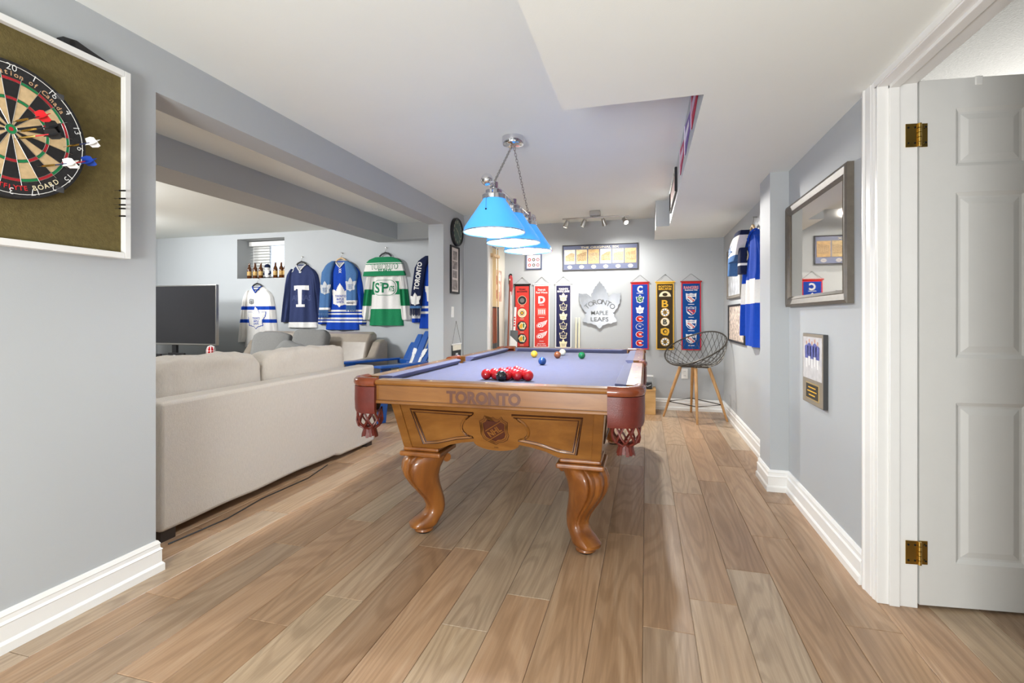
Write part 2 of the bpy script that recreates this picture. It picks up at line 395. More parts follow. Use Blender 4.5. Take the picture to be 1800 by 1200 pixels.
# planks, one object each
pm = MB(); w_, l_ = 0.1765, 1.2185; c_ = 0.0016
pm.add([(-w_/2, -l_/2, -0.006), (w_/2, -l_/2, -0.006), (w_/2, l_/2, -0.006), (-w_/2, l_/2, -0.006),
        (-w_/2, -l_/2, -c_), (w_/2, -l_/2, -c_), (w_/2, l_/2, -c_), (-w_/2, l_/2, -c_),
        (-w_/2 + c_, -l_/2 + c_, 0), (w_/2 - c_, -l_/2 + c_, 0), (w_/2 - c_, l_/2 - c_, 0), (-w_/2 + c_, l_/2 - c_, 0)],
       [(0, 3, 2, 1), (0, 1, 5, 4), (1, 2, 6, 5), (2, 3, 7, 6), (3, 0, 4, 7), (4, 5, 9, 8), (5, 6, 10, 9), (6, 7, 11, 10), (7, 4, 8, 11), (8, 9, 10, 11)], PLANK)
p0 = pm.build('plank', fl); n_pl = 0
offs = [0.0, 0.55, 0.18, 0.86, 0.34, 1.02, 0.70]
for i in range(-22, 11):
    x = -0.01 + 0.178 * (i + 0.5)
    y = -0.6 - offs[(i * 3) % 7] - (0.13 if i % 2 else 0)
    while y < 6.3:
        yc = y + 0.61
        if (-0.2 < yc + 0.6 and not (x < -2.3 and yc < 1.0) and not (x > 0.95 and yc > 2.9)) and n_pl < 299:
            o = p0 if n_pl == 0 else p0.copy()
            if n_pl: COL.objects.link(o); o.parent = fl
            o.location = (x, yc, 0); n_pl += 1
        y += 1.22

struct(MB().box(-7.5, 1.02, -2.8, 6.6, ZC, ZC + 0.1, CEIL).build('ceiling'))
m = MB()                                                      # dropped ceiling over the right side
def drop(x0, x1, y0, y1):
    m.add([(x0, y0, ZS), (x1, y0, ZS), (x1, y1, ZS), (x0, y1, ZS)], [(0, 1, 2, 3)], CEIL)
    m.add([(x0, y0, ZS), (x1, y0, ZS), (x1, y1, ZS), (x0, y1, ZS), (x0, y0, ZC), (x1, y0, ZC), (x1, y1, ZC), (x0, y1, ZC)],
          [(0, 1, 5, 4), (1, 2, 6, 5), (2, 3, 7, 6), (3, 0, 4, 7), (4, 5, 6, 7)], WALL)
drop(-0.363, XR, -2.6, 2.19); drop(0.235, XR, 2.19, 5.28); drop(0.10, XR, 5.28, YB)
struct(m.build('ceiling_drop'))
struct(MB().box(XLI, XL, -2.6, 1.668, 0, ZC, WALL).box(XLI, XL, 1.668, 4.85, 2.115, ZC, WALL).box(XLI, XL, 4.85, 5.46, 0, ZC, WALL)
       .build('wall_left'))
struct(MB().box(XLI, -1.795, 5.452, 6.3, 0, ZC, WALL).add([(-1.792, 5.47, 0), (-1.792, YB, 0), (-1.792, YB, ZC), (-1.792, 5.47, ZC)], [(0, 1, 2, 3)], WALLC).build('wall_alcove'))
struct(MB().box(-1.795, XR + 0.13, YB, YB + 0.12, 0, ZC, WALL).build('wall_back'))
struct(MB().box(XR, XR + 0.125, 2.25, YB, 0, ZC, WALL).box(XR, XR + 0.125, 1.43, 2.25, 2.045, ZC, WALL).box(XR, XR + 0.125, -2.6, 1.43, 0, ZC, WALL)
       .box(0.775, XR, 3.49, 3.775, 0, ZS, WALL).build('wall_right'))
struct(MB().box(XLI, XR + 0.12, -2.72, -2.6, 0, ZC, WALL).build('wall_front'))
# lounge: far wall with window opening
wx0, wx1, wz0, wz1 = -5.76, -4.94, 1.675, 2.25
struct(MB().box(-7.4, wx0, YJ, YJ + 0.36, 0, ZC, WALL).box(wx1, XLI, YJ, YJ + 0.36, 0, ZC, WALL).box(wx0, wx1, YJ, YJ + 0.36, 0, wz0, WALL)
       .box(wx0, wx1, YJ, YJ + 0.36, wz1, ZC, WALL).build('wall_lounge_back'))
struct(MB().box(-7.4, -7.27, -0.4, YJ, 0, ZC, WALL).build('wall_lounge_left'))
struct(MB().box(-7.4, XLI, -0.5, -0.4, 0, ZC, WALL).build('wall_lounge_front'))
struct(MB().box(-3.45, -3.08, -0.4, 5.68, 2.115, ZC, WALL).box(-3.45, XLI, 5.68, YJ, 2.115, ZC, WALL).build('ceiling_beam'))
# side room past the door
struct(MB().box(1.0, 3.4, 4.3, 4.4, 0, 2.5, WALL).box(3.3, 3.4, -1.0, 4.4, 0, 2.5, WALL).box(1.0, 3.4, -1.1, -1.0, 0, 2.5, WALL).build('wall_side_room'))
struct(MB().box(1.01, 3.4, -1.1, 4.4, 2.42, 2.5, STIP).build('ceiling_side_room'))

# baseboards
BP = [(0, 0), (0.024, 0), (0.024, 0.030), (0.020, 0.036), (0.016, 0.040), (0.016, 0.092), (0.019, 0.096), (0.012, 0.104), (0.011, 0.118), (0.013, 0.122), (0.006, 0.136), (0, 0.137)]
def baseboard(name, pts, side=1):
    path = []
    for i, (x, y) in enumerate(pts):
        ds = []
        if i > 0: ds.append(Vector((x - pts[i-1][0], y - pts[i-1][1])).normalized())
        if i < len(pts) - 1: ds.append(Vector((pts[i+1][0] - x, pts[i+1][1] - y)).normalized())
        ns = [Vector((-d.y, d.x)) * side for d in ds]
        nn = ns[0] if len(ns) == 1 else (ns[0] + ns[1]) / (1 + ns[0].dot(ns[1]))
        path.append((x, y, nn.x, nn.y))
    return struct(MB().ring(BP, path, TRIM).build(name))
baseboard('baseboard_left', [(XL, -2.6), (XL, 1.668), (XLI, 1.668)], -1)
baseboard('baseboard_left_far', [(XLI, 4.85), (XL, 4.85), (XL, 5.452), (-1.795, 5.452)], -1)
baseboard('baseboard_back', [(-1.79, 5.53), (-1.79, YB), (XR, YB), (XR, 3.775), (0.775, 3.775), (0.775, 3.49), (XR, 3.49), (XR, 2.362)], -1)
baseboard('baseboard_lounge', [(-7.27, YJ), (XLI, YJ)], -1)
struct(MB().box(-1.795, -1.775, 5.452, 5.53, 0, 2.12, TRIM).build('trim_3', bevel=0.004))

# doorway casing and jamb
CP = [(0, 0), (0.105, 0), (0.105, 0.008), (0.096, 0.018), (0.080, 0.020), (0.072, 0.015), (0.030, 0.013), (0.022, 0.010), (0.012, 0.012), (0, 0.008)]
m = MB()
m.add([(XR - t, 2.252 + o, 0) for o, t in CP] + [(XR - t, 2.252 + o, ZS) for o, t in CP],
      [tuple(range(10)), tuple(range(19, 9, -1))] + [(i, (i+1) % 10, 10 + (i+1) % 10, 10 + i) for i in range(10)], TRIM)
m.box(XR - 0.012, XR, 1.40, 2.252, 2.030, ZS, TRIM)
struct(m.build('trim_1'))
struct(MB().box(XR - 0.008, 1.012, 2.232, 2.252, 0, 2.045, TRIM).box(XR + 0.03, XR + 0.065, 2.222, 2.234, 0, 2.03, TRIM)
       .box(XR - 0.008, 1.012, 1.43, 2.252, 2.025, 2.047, TRIM).box(XR + 0.03, XR + 0.065, 1.43, 2.234, 2.013, 2.03, TRIM)
       .box(XR - 0.008, 1.012, 1.43, 1.45, 0, 2.045, TRIM).build('trim_2', bevel=0.002))
# door, swung open into the side room
dr = bpy.data.objects.new('door_1', None); COL.objects.link(dr); struct(dr); dr.location = (1.020, 2.238, 0); dr.rotation_euler = (0, 0, math.radians(6.5))
DW, DH, D0 = 0.80, 2.035, 0.012
colsx = [(0.135, 0.355), (0.445, 0.665)]
rowsz = [(0.19, 0.785), (0.975, 1.59), (1.71, 1.912)]
m = MB(); m.box(0.0, DW, 0.010, 0.030, D0, DH, DOORW)
xs = [0, 0.125, 0.365, 0.435, 0.675, DW]; zs = [D0, 0.18, 0.795, 0.965, 1.60, 1.70, 1.922, DH]
for y0, y1 in ((0.0, 0.0101), (0.0299, 0.040)):
    for a in (0, 2, 4): m.box(xs[a], xs[a+1], y0, y1, D0, DH, DOORW)
    for a in (1, 3):
        for b in (0, 2, 4, 6): m.box(xs[a], xs[a+1], y0, y1, zs[b], zs[b+1], DOORW)
m.build('slab', dr)
for cx0, cx1 in ((0.125, 0.365), (0.435, 0.675)):
    for cz0, cz1 in ((0.18, 0.795), (0.965, 1.60), (1.70, 1.922)):
        q = MB()
        def fr(d, y): return [(cx0 + d, y, cz0 + d), (cx1 - d, y, cz0 + d), (cx1 - d, y, cz1 - d), (cx0 + d, y, cz1 - d)]
        rings = [fr(0.0, 0.0005), fr(0.014, 0.009), fr(0.022, 0.0095), fr(0.045, 0.003), fr(0.047, 0.003)]
        vv = [p for r in rings for p in r]
        q.add(vv, [(i*4 + k, i*4 + (k+1) % 4, i*4 + 4 + (k+1) % 4, i*4 + 4 + k) for i in range(4) for k in range(4)] + [(16, 17, 18, 19)], DOORW)
        q.build('panel', dr)
MB().box(0.19, 0.215, -0.004, 0.044, DH - 0.03, DH + 0.004, WHITEP).build('hook', dr, bevel=0.003)
for hz in (0.215, 1.823):
    h = MB()
    h.box(-0.052, -0.010, -0.008, -0.0055, hz - 0.045, hz + 0.045, BRASS)
    h.box(-0.002, 0.026, -0.004, -0.0008, hz - 0.045, hz + 0.045, BRASS)
    for k in range(5): h.lathe([(0.0065, hz - 0.045 + k * 0.018 + 0.001), (0.0065, hz - 0.045 + k * 0.018 + 0.017)], BRASS, 10, c=(-0.006, -0.012, 0))
    for sx in (-0.043, -0.02, 0.017):
        for sz in (-0.03, 0.03): h.lathe([(0.004, -0.0092), (0.004, -0.006)], BLKM, 8, c=(sx, 0, hz + sz), axis='y')
    h.build('hinge', dr, label='brass hinge')

# lounge window: frame, glass, blind slats
wn = struct(MB().box(wx0, wx1, YJ + 0.30, YJ + 0.34, wz0, wz0 + 0.05, TRIM).box(wx0, wx1, YJ + 0.30, YJ + 0.34, wz1 - 0.05, wz1, TRIM)
            .box(wx0, wx0 + 0.30, YJ + 0.30, YJ + 0.34, wz0, wz1, TRIM).box(wx1 - 0.05, wx1, YJ + 0.30, YJ + 0.34, wz0, wz1, TRIM)
            .box(-5.11, -5.07, YJ + 0.30, YJ + 0.34, wz0, wz1, TRIM).build('window_1'))
MB().box(wx0 + 0.25, wx1, YJ + 0.315, YJ + 0.32, wz0 + 0.03, wz1 - 0.03, GLASS).build('pane', wn)
MB().box(wx0 + 0.02, wx1 - 0.01, YJ + 0.20, YJ + 0.26, wz1 - 0.075, wz1 - 0.012, WHITEP).build('blind_headrail', wn)
for k in range(11):
    z = wz1 - 0.10 - k * 0.042
    a = 0.2
    MB().hexa([(wx0 + 0.03, YJ + 0.215, z - 0.004), (wx1 - 0.02, YJ + 0.215, z - 0.004), (wx1 - 0.02, YJ + 0.255, z + 0.004), (wx0 + 0.03, YJ + 0.255, z + 0.004),
               (wx0 + 0.03, YJ + 0.215, z - 0.002), (wx1 - 0.02, YJ + 0.215, z - 0.002), (wx1 - 0.02, YJ + 0.255, z + 0.006), (wx0 + 0.03, YJ + 0.255, z + 0.006)], WHITEP).build('blind_slat', wn)
struct(MB().box(-7.4, -3.0, 9.5, 9.7, 0.0, 3.4, M('far_brick', (158, 108, 92), 0.8, var=0.3, vscale=14)).box(-7.4, -3.0, 9.46, 9.5, 0.0, 1.9, M('far_siding', (170, 190, 206), 0.7, var=0.1)).build('wall_outside'))
# wall plates
t = thing('light_switch', 'white rocker light switch on the wall under the narrow black frame', 'switch', (XL, 5.10, 1.175), LEFT)
MB().box(-0.035, 0.035, -0.006, 0, -0.06, 0.06, WHITEP).build('plate', t, bevel=0.002); MB().box(-0.016, 0.016, -0.010, -0.006, -0.033, 0.033, WHITEP).build('rocker', t)
t = thing('wall_outlet', 'white electrical outlet low on the back wall behind the bar stool', 'outlet', (0.45, YB, 0.44))
MB().box(-0.036, 0.036, -0.006, 0, -0.06, 0.06, WHITEP).build('plate', t, bevel=0.002)
for s in (-1, 1):
    q = MB().box(-0.017, 0.017, -0.009, -0.006, s * 0.026 - 0.014, s * 0.026 + 0.014, WHITEP)
    q.box(-0.008, -0.005, -0.0095, -0.009, s * 0.026 - 0.004, s * 0.026 + 0.008, BLACK).box(0.005, 0.008, -0.0095, -0.009, s * 0.026 - 0.004, s * 0.026 + 0.008, BLACK); q.build('socket', t)
# ================================================================== pool table
TX, TY, HW, HL, ZT, ZF = -0.70, 3.39, 0.69, 1.312, 0.822, 0.785
tb = thing('pool_table', 'honey wood pool table with navy cloth and red leather pockets', 'pool table', (TX, TY, 0))
xy = lambda x, y, z: (x, z, y)
bed = []
for sx, sy in ((1, 1), (-1, 1), (-1, -1), (1, -1)):
    c = [(sx * 0.625, sy * (1.245 - 0.10)), (sx * 0.60, sy * (1.245 - 0.055)), (sx * (0.625 - 0.06), sy * 1.225), (sx * (0.625 - 0.10), sy * 1.245)]
    if sx * sy < 0: c.reverse()
    bed += c
    if (sx, sy) == (-1, 1) or (sx, sy) == (1, -1):
        bed += [(sx * 0.625, sy * 0.06), (sx * 0.585, sy * 0.045), (sx * 0.585, -sy * 0.045), (sx * 0.625, -sy * 0.06)]
MB().prism(bed, ZF - 0.035, ZF, CLOTH, xy).build('playing_surface', tb)
RP = [(-0.060, 0.709), (0.0, 0.709), (0.005, 0.712), (0.005, 0.721), (0.0, 0.726), (0.0, 0.796), (0.003, 0.799), (0.010, 0.802), (0.013, 0.810), (0.010, 0.818), (0.002, 0.8225), (-0.060, 0.8225)]
rail_spans = [((-0.545, -HL), (0.545, -HL), (0, -1)), ((-0.545, HL), (0.545, HL), (0, 1))]
for s in (-1, 1):
    rail_spans += [((s * HW, -HL + 0.145), (s * HW, -0.085), (s, 0)), ((s * HW, 0.085), (s * HW, HL - 0.145), (s, 0))]
CUP = [(0.0, 0.821), (0.030, 0.8205), (0.051, 0.8185), (0.055, 0.815), (0.053, 0.810), (0.026, 0.786), (0.0, 0.785)]
for a, b, nrm in rail_spans:
    r = MB().ring(RP, [(a[0] - nrm[0]*0.013, a[1] - nrm[1]*0.013, *nrm), (b[0] - nrm[0]*0.013, b[1] - nrm[1]*0.013, *nrm)], TWOOD).build('rail', tb, smooth=0.5)
    # dark line under the top moulding and three sight dots
    d = MB().ring([(-0.002, 0.7955), (0.0012, 0.7955), (0.0012, 0.7985), (-0.002, 0.7985)], [(a[0] - nrm[0]*0.013, a[1] - nrm[1]*0.013, *nrm), (b[0] - nrm[0]*0.013, b[1] - nrm[1]*0.013, *nrm)], DARKW)
    d.ring([(-0.002, 0.7255), (0.0012, 0.7255), (0.0012, 0.7275), (-0.002, 0.7275)], [(a[0] - nrm[0]*0.013, a[1] - nrm[1]*0.013, *nrm), (b[0] - nrm[0]*0.013, b[1] - nrm[1]*0.013, *nrm)], DARKW)
    d.build('stained_groove', r)
    for k in (0.25, 0.5, 0.75):
        px, py = a[0] + (b[0] - a[0]) * k - nrm[0] * 0.04, a[1] + (b[1] - a[1]) * k - nrm[1] * 0.04
        MB().lathe([(0.006, 0.8226), (0.006, 0.8232)], CREAM, 10, c=(px, py, 0)).build('sight_dot', r)
    # cushion with mitred ends
    t_ = Vector((b[0] - a[0], b[1] - a[1])).normalized(); q = MB(); vv = []
    for end, sg in ((a, 1), (b, -1)):
        for o, z in CUP:
            sh = 0.012 + o * 0.8
            vv.append((end[0] - nrm[0] * (0.072 + o) + t_.x * sg * sh, end[1] - nrm[1] * (0.072 + o) + t_.y * sg * sh, z))
    n = len(CUP)
    q.add(vv, [tuple(range(n)), tuple(range(2*n - 1, n - 1, -1))] + [(i, (i+1) % n, n + (i+1) % n, n + i) for i in range(n)], CLOTH)
    q.build('cushion', tb, smooth=0.5)
q = MB().text('TORONTO', -0.008, 0.757, 0.050, -HL + 0.0115, BURN, w=0.352, bold=0.045)
q.build('lettering', tb, label='dark brown word TORONTO burnt into the end rail')
# cabinet
def yF(z): return -1.19 + (0.69 - z) * 0.383
def fp(d): return lambda x, y, z: (x, (yF(z) + y + d), z)
arc = [(0.115 * math.cos(a), 0.510 - 0.040 * math.sin(a)) for a in [PI * k / 14 for k in range(15)]]
outline = [(0.522, 0.715), (0.497, 0.456), (0.300, 0.458), (0.245, 0.483), (0.180, 0.500)] + arc + [(-0.180, 0.500), (-0.245, 0.483), (-0.300, 0.458), (-0.497, 0.456), (-0.522, 0.715)]
fpan = MB().prism(outline, 0, 0.03, TWOOD, fp(0)).build('front_panel', tb)
MB().prism(outline, 0, 0.03, TWOOD, lambda x, y, z: (x, -(yF(z) + y), z)).build('back_panel', tb)
pan = [(-0.425, 0.665), (-0.095, 0.662), (-0.118, 0.648), (-0.146, 0.626), (-0.162, 0.603), (-0.168, 0.580), (-0.162, 0.560), (-0.146, 0.545), (-0.114, 0.535), (-0.20, 0.522), (-0.310, 0.492), (-0.388, 0.482)]
for s in (-1, 1):
    pts = [(x if s < 0 else -x, z) for x, z in pan]
    cx_ = sum(p[0] for p in pts) / len(pts); cz_ = sum(p[1] for p in pts) / len(pts)
    ins = lambda k: [(cx_ + (x - cx_) * k, yF(z) - 0.001, cz_ + (z - cz_) * (k if k > 0.95 else k - 0.02)) for x, z in pts]
    g = MB().tube(ins(1.0), 0.0065, DARKW, 6, closed=True); g.tube(ins(0.92), 0.0055, DARKW, 6, closed=True); g.tube(ins(0.96), 0.0072, TWOOD, 6, closed=True)
    g.build('panel_moulding', fpan, smooth=1.0)
sh_h = [(0, .44), (.07, .38), (.16, .36), (.27, .46), (.31, .36), (.45, .28), (.40, .14), (.41, -.02), (.45, -.16), (.38, -.32), (.24, -.40), (.10, -.42), (0, -.5)]
SHIELD = sh_h + [(-x, z) for x, z in sh_h[-2:0:-1]]
def shield(mb, x, z, h, y, mats, fn=None):
    for k, (sc, mt) in enumerate(mats):
        mb.flat([(x + a * h * sc, z + b * h * sc) for a, b in SHIELD], y - 0.0004 * k, mt, fn)
q = MB(); f0 = fp(-0.0008)
shield(q, 0.0, 0.580, 0.158, 0, [(1.0, DARKW), (0.95, TWOOD), (0.88, DARKW), (0.84, TWOOD), (0.76, BURN2)], f0)
f1 = fp(-0.0032)
for dz in (0.028, -0.028):
    q.flat([(-0.046, 0.574 + dz - 0.030 + 0.003), (0.046, 0.574 + dz + 0.030 + 0.003), (0.046, 0.574 + dz + 0.030 - 0.002), (-0.046, 0.574 + dz - 0.030 - 0.002)], 0, TWOOD, f1)
q.text('NHL', 0.0, 0.574, 0.030, 0, TWOOD, w=0.074, bold=0.03, rot=0.58, fn=f1)
q.text('© NHL', 0.0, 0.488, 0.006, 0, DARKW, w=0.022, bold=0.02, fn=f1)
q.build('emblem', fpan, label='brown hockey league shield emblem')
for s in (-1, 1):
    out2 = [(1.10, 0.715), (1.06, 0.456), (0.62, 0.458), (0.42, 0.51), (0.0, 0.525), (-0.42, 0.51), (-0.62, 0.458), (-1.06, 0.456), (-1.10, 0.715)]
    sp = MB().prism(out2, 0, 0.025, TWOOD, lambda x, y, z: (s * (0.520 - (0.69 - z) * 0.115 - y), x, z)).build('side_panel', tb)
    g = MB()
    for s2 in (-1, 1):
        pl = [(0.95, 0.665), (0.14, 0.665), (0.14, 0.555), (0.42, 0.54), (0.63, 0.49), (0.90, 0.49)]
        g.tube([(s * (0.5205 - (0.69 - z) * 0.115), s2 * y, z) for y, z in pl], 0.0055, DARKW, 6, closed=True)
    g.build('panel_moulding', sp, smooth=1.0)
    for s2 in (-1, 1):
        def cp(x, d, z): return (s * x, s2 * (-(yF(z)) + d), z)
        c = MB().hexa([cp(0.455, 0.008, 0.456), cp(0.501, 0.008, 0.456), cp(0.501, -0.055, 0.456), cp(0.455, -0.055, 0.456),
                       cp(0.480, 0.008, 0.715), cp(0.527, 0.008, 0.715), cp(0.527, -0.055, 0.715), cp(0.480, -0.055, 0.715)], TWOOD)
        c.build('corner_post', tb, bevel=0.004)
MB().box(-0.47, 0.47, -1.06, 1.06, 0.56, 0.75, M('slate_underside', (60, 48, 38), 0.8)).box(-0.62, 0.62, -1.23, 1.23, 0.72, 0.7495, MATS['slate_underside']).build('slate_bed', tb)
# legs
def leg_mesh(sx, sy):
    d = Vector((sx, sy)).normalized(); w = Vector((-d.y, d.x)); q = MB()
    R_ = [(.415, -.004, .098, .092), (.400, .012, .104, .096), (.375, .030, .105, .094), (.340, .042, .098, .088), (.300, .040, .088, .081), (.255, .022, .076, .073), (.210, -.004, .064, .065), (.165, -.028, .053, .058), (.130, -.038, .047, .053), (.105, -.034, .048, .052), (.086, -.018, .056, .053), (.070, .006, .068, .056), (.052, .026, .076, .060), (.038, .030, .070, .058), (.030, .026, .054, .050)]
    n = 72; vv = []
    for z, off, ro, rw in R_:
        fade = max(0.0, min(1.0, (z - 0.10) / 0.10)) * max(0.0, min(1, (0.43 - z) / 0.05))
        for k in range(n):
            a = 2 * PI * k / n
            ca, sa = spow(math.cos(a), 0.75), spow(math.sin(a), 0.75)
            aa = (a + PI) % (2 * PI) - PI
            gr = 1.0
            for g0 in (-0.62, -0.22, 0.22, 0.62):
                gr -= 0.14 * fade * math.exp(-((aa - g0) / 0.06) ** 2)
            p = d * (off + ro * ca * gr) + w * (rw * sa * gr)
            vv.append((p.x, p.y, z))
    L = len(R_)
    q.add(vv, [(i*n + k, i*n + (k+1) % n, (i+1)*n + (k+1) % n, (i+1)*n + k) for i in range(L - 1) for k in range(n)] + [tuple(range(n)), tuple((L-1)*n + k for k in range(n))], LWOOD)
    # scroll at the back of the knee
    for s in (-1, 1):
        c0 = -d * 0.074
        q.tube([(c0.x + w.x * 0.074 * s, c0.y + w.y * 0.074 * s, 0.390), (c0.x + w.x * 0.02 * s, c0.y + w.y * 0.02 * s, 0.388)], 0.022, LWOOD, 14)
    f = d * 0.026
    q.lathe([(0.040, 0.008), (0.050, 0.012), (0.050, 0.020), (0.044, 0.026), (0.046, 0.032)], LWOOD, 24, c=(f.x, f.y, 0))
    return q, f
for sx in (-1, 1):
    for sy in (-1, 1):
        lx, ly = sx * 0.405, sy * 1.015
        pd = MB().box(lx - 0.098, lx + 0.098, ly - 0.098, ly + 0.098, 0.438, 0.458, LWOOD).box(lx - 0.112, lx + 0.112, ly - 0.112, ly + 0.112, 0.413, 0.438, LWOOD)
        q, f = leg_mesh(sx, sy)
        for i, p in enumerate(q.v): q.v[i] = (p[0] + lx, p[1] + ly, p[2])
        lg = q.build('leg', tb, smooth=0.9)
        pd.build('leg_block', lg, bevel=0.008, seg=3)
        MB().lathe([(0.036, 0.0), (0.040, 0.009)], BLACK, 20, c=(f.x + lx, f.y + ly, 0)).build('foot_pad', lg)
# pockets
SHP = [(-0.014, 0.668), (0.000, 0.660), (0.005, 0.675), (0.007, 0.72), (0.006, 0.789), (-0.014, 0.789)]
ROP = [(-0.042, 0.806), (-0.040, 0.823), (-0.022, 0.832), (-0.002, 0.830), (0.010, 0.820), (0.012, 0.806), (0.006, 0.792), (-0.014, 0.789)]
def net(mb, cx, cy):
    prof = [(0.058, 0.672), (0.060, 0.645), (0.061, 0.615), (0.054, 0.592), (0.034, 0.580), (0.030, 0.574)]
    def pr(t):
        k = t * (len(prof) - 1); i = min(int(k), len(prof) - 2); u = k - i
        return prof[i][0] * (1 - u) + prof[i+1][0] * u, prof[i][1] * (1 - u) + prof[i+1][1] * u
    for s in (-1, 1):
        for k in range(8):
            pts = []
            for j in range(11):
                t = j / 10; r, z = pr(t); a = 2 * PI * k / 8 + s * t * 1.25
                pts.append((cx + (r + 0.001 * s) * math.cos(a), cy + (r + 0.001 * s) * math.sin(a), z))
            mb.tube(pts, 0.0048, LEATH, 5)
    mb.lathe([(0.031, 0.582), (0.033, 0.578), (0.031, 0.572)], LEATH, 16, c=(cx, cy, 0), cap=False)
    for k in range(16):
        a0, a1 = 2 * PI * (k + 0.06) / 16, 2 * PI * (k + 0.94) / 16
        zz = 0.533 + 0.004 * (k % 3)
        p = lambda r, a, z: (cx + r * math.cos(a), cy + r * math.sin(a), z)
        mb.hexa([p(0.041, a0, zz), p(0.041, a1, zz), p(0.038, a1, zz), p(0.038, a0, zz), p(0.031, a0, 0.576), p(0.031, a1, 0.576), p(0.028, a1, 0.576), p(0.028, a0, 0.576)], LEATH)
for sx in (-1, 1):
    for sy in (-1, 1):
        path = [(sx * 0.545, sy * (HL + 0.001), 0, sy), (sx * 0.575, sy * (HL + 0.003), 0, sy)]
        for k in range(9):
            a = (PI / 2) * (1 - k / 8)
            path.append((sx * (0.595 + 0.095 * math.cos(a)), sy * (HL - 0.095 + 0.098 * math.sin(a)), sx * math.cos(a), sy * math.sin(a)))
        path.append((sx * (HW + 0.001), sy * (HL - 0.147), sx, 0))
        pk = MB().ring(SHP, path, LEATH).build('corner_pocket', tb, smooth=0.7)
        MB().ring(ROP, path, LEATHB).build('leather_roll', pk, smooth=0.9)
        q = MB(); net(q, sx * 0.618, sy * (HL - 0.074)); q.build('net', pk, smooth=0.9)
        MB().lathe([(0.048, 0.668), (0.056, 0.70), (0.056, 0.775)], BLACK, 20, c=(sx * 0.618, sy * (HL - 0.074), 0), cap=False).build('cup', pk)
    path = [(sx * HW, -0.087, sx, 0)]
    for k in range(9):
        a = -PI / 2 + PI * k / 8
        path.append((sx * (HW - 0.012 + 0.022 * math.cos(a)), 0.078 * math.sin(a), sx * math.cos(a), math.sin(a) * 0.3))
    path.append((sx * HW, 0.087, sx, 0))
    pk = MB().ring(SHP, path, LEATH).build('side_pocket', tb, smooth=0.7)
    MB().ring(ROP, path, LEATHB).build('leather_roll', pk, smooth=0.9)
    q = MB(); net(q, sx * (HW - 0.055), 0); q.build('net', pk, smooth=0.9)
    MB().lathe([(0.040, 0.668), (0.046, 0.70), (0.046, 0.775)], BLACK, 20, c=(sx * (HW - 0.055), 0, 0), cap=False).build('cup', pk)

# balls
RB = 0.0286
bmat = {k: M('ball_' + k, c, 0.08, var=0.01, coat=0.5) for k, c in dict(red=(206, 30, 36), black=(30, 34, 36), yellow=(232, 182, 52), blue=(20, 72, 140), brown=(140, 78, 44), white=(232, 232, 206), green=(16, 118, 60)).items()}
b0 = MB().sphere((0, 0, 0), RB, bmat['red'], 32, 18).build('snooker_ball', smooth=3.0)
ordn = ['first', 'second', 'third', 'fourth', 'fifth']; rown = ['nearest', 'second', 'middle', 'fourth', 'far']
first = True
for r in range(5):
    for k in range(5 - r):
        o = b0 if first else b0.copy()
        if not first: COL.objects.link(o)
        first = False
        o.location = (-0.712 + (k - (4 - r) / 2) * 0.0578, 2.505 + r * 0.0500, ZF + RB)
        if r == 4: lb = 'single red ball at the far tip of the racked triangle'
        else: lb = 'red ball, %s from the left in the %s row of the racked triangle' % (ordn[k], rown[r])
        tag(o, lb, 'ball', 'red balls racked on the pool table')
for nm, (x, y), lb in (('black', (-0.728, 2.452), 'black ball touching the camera side of the red triangle'), ('yellow', (-0.890, 3.955), 'yellow ball near the far end of the navy cloth'),
                       ('blue', (-0.697, 3.352), 'blue ball in the middle of the navy cloth'), ('brown', (-0.690, 3.925), 'brown ball just in front of the white cue ball'),
                       ('white', (-0.697, 4.215), 'white cue ball near the far cushion'), ('green', (-0.494, 3.925), 'green ball to the right of the brown ball')):
    o = MB().sphere((0, 0, 0), RB, bmat[nm], 32, 18).build('snooker_ball', smooth=3.0); o.location = (x, y, ZF + RB)
    tag(o, lb, 'ball', 'coloured balls on the pool table')

# ================================================================== billiard lamp
LX, LY = -0.855, 3.158
SHB = M('blue_shade_glass', (20, 132, 240), 0.12, var=0.03)
n_, l_k, b_ = nodes_of(SHB)
def shade_mat(name, col, tr, glow):
    m = bpy.data.materials.new(name); m.use_nodes = True
    n, l, b = nodes_of(m)
    out = [x for x in n if x.type == 'OUTPUT_MATERIAL'][0]
    b.inputs['Base Color'].default_value = lin(col); b.inputs['Roughness'].default_value = 0.12
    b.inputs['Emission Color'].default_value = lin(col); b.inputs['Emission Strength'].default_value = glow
    t = n.new('ShaderNodeBsdfTranslucent'); t.inputs[0].default_value = lin(col)
    mx = n.new('ShaderNodeMixShader'); mx.inputs[0].default_value = tr
    l.new(b.outputs[0], mx.inputs[1]); l.new(t.outputs[0], mx.inputs[2]); l.new(mx.outputs[0], out.inputs[0])
    return m
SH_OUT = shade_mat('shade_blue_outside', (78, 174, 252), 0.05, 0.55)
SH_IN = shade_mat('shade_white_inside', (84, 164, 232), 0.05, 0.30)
lp = thing('billiard_lamp', 'chrome three-shade billiard lamp with blue glass cones over the table', 'lamp', (LX, LY, 0))
MB().lathe([(0.0, 2.262), (0.045, 2.264), (0.068, 2.272), (0.074, 2.285), (0.074, 2.322)], CHROME, 32).build('canopy', lp, smooth=SM)
MB().tube([(0, -0.545, 1.888), (0, 0.545, 1.888)], 0.0145, CHROME, 16).build('bar', lp, smooth=SM)
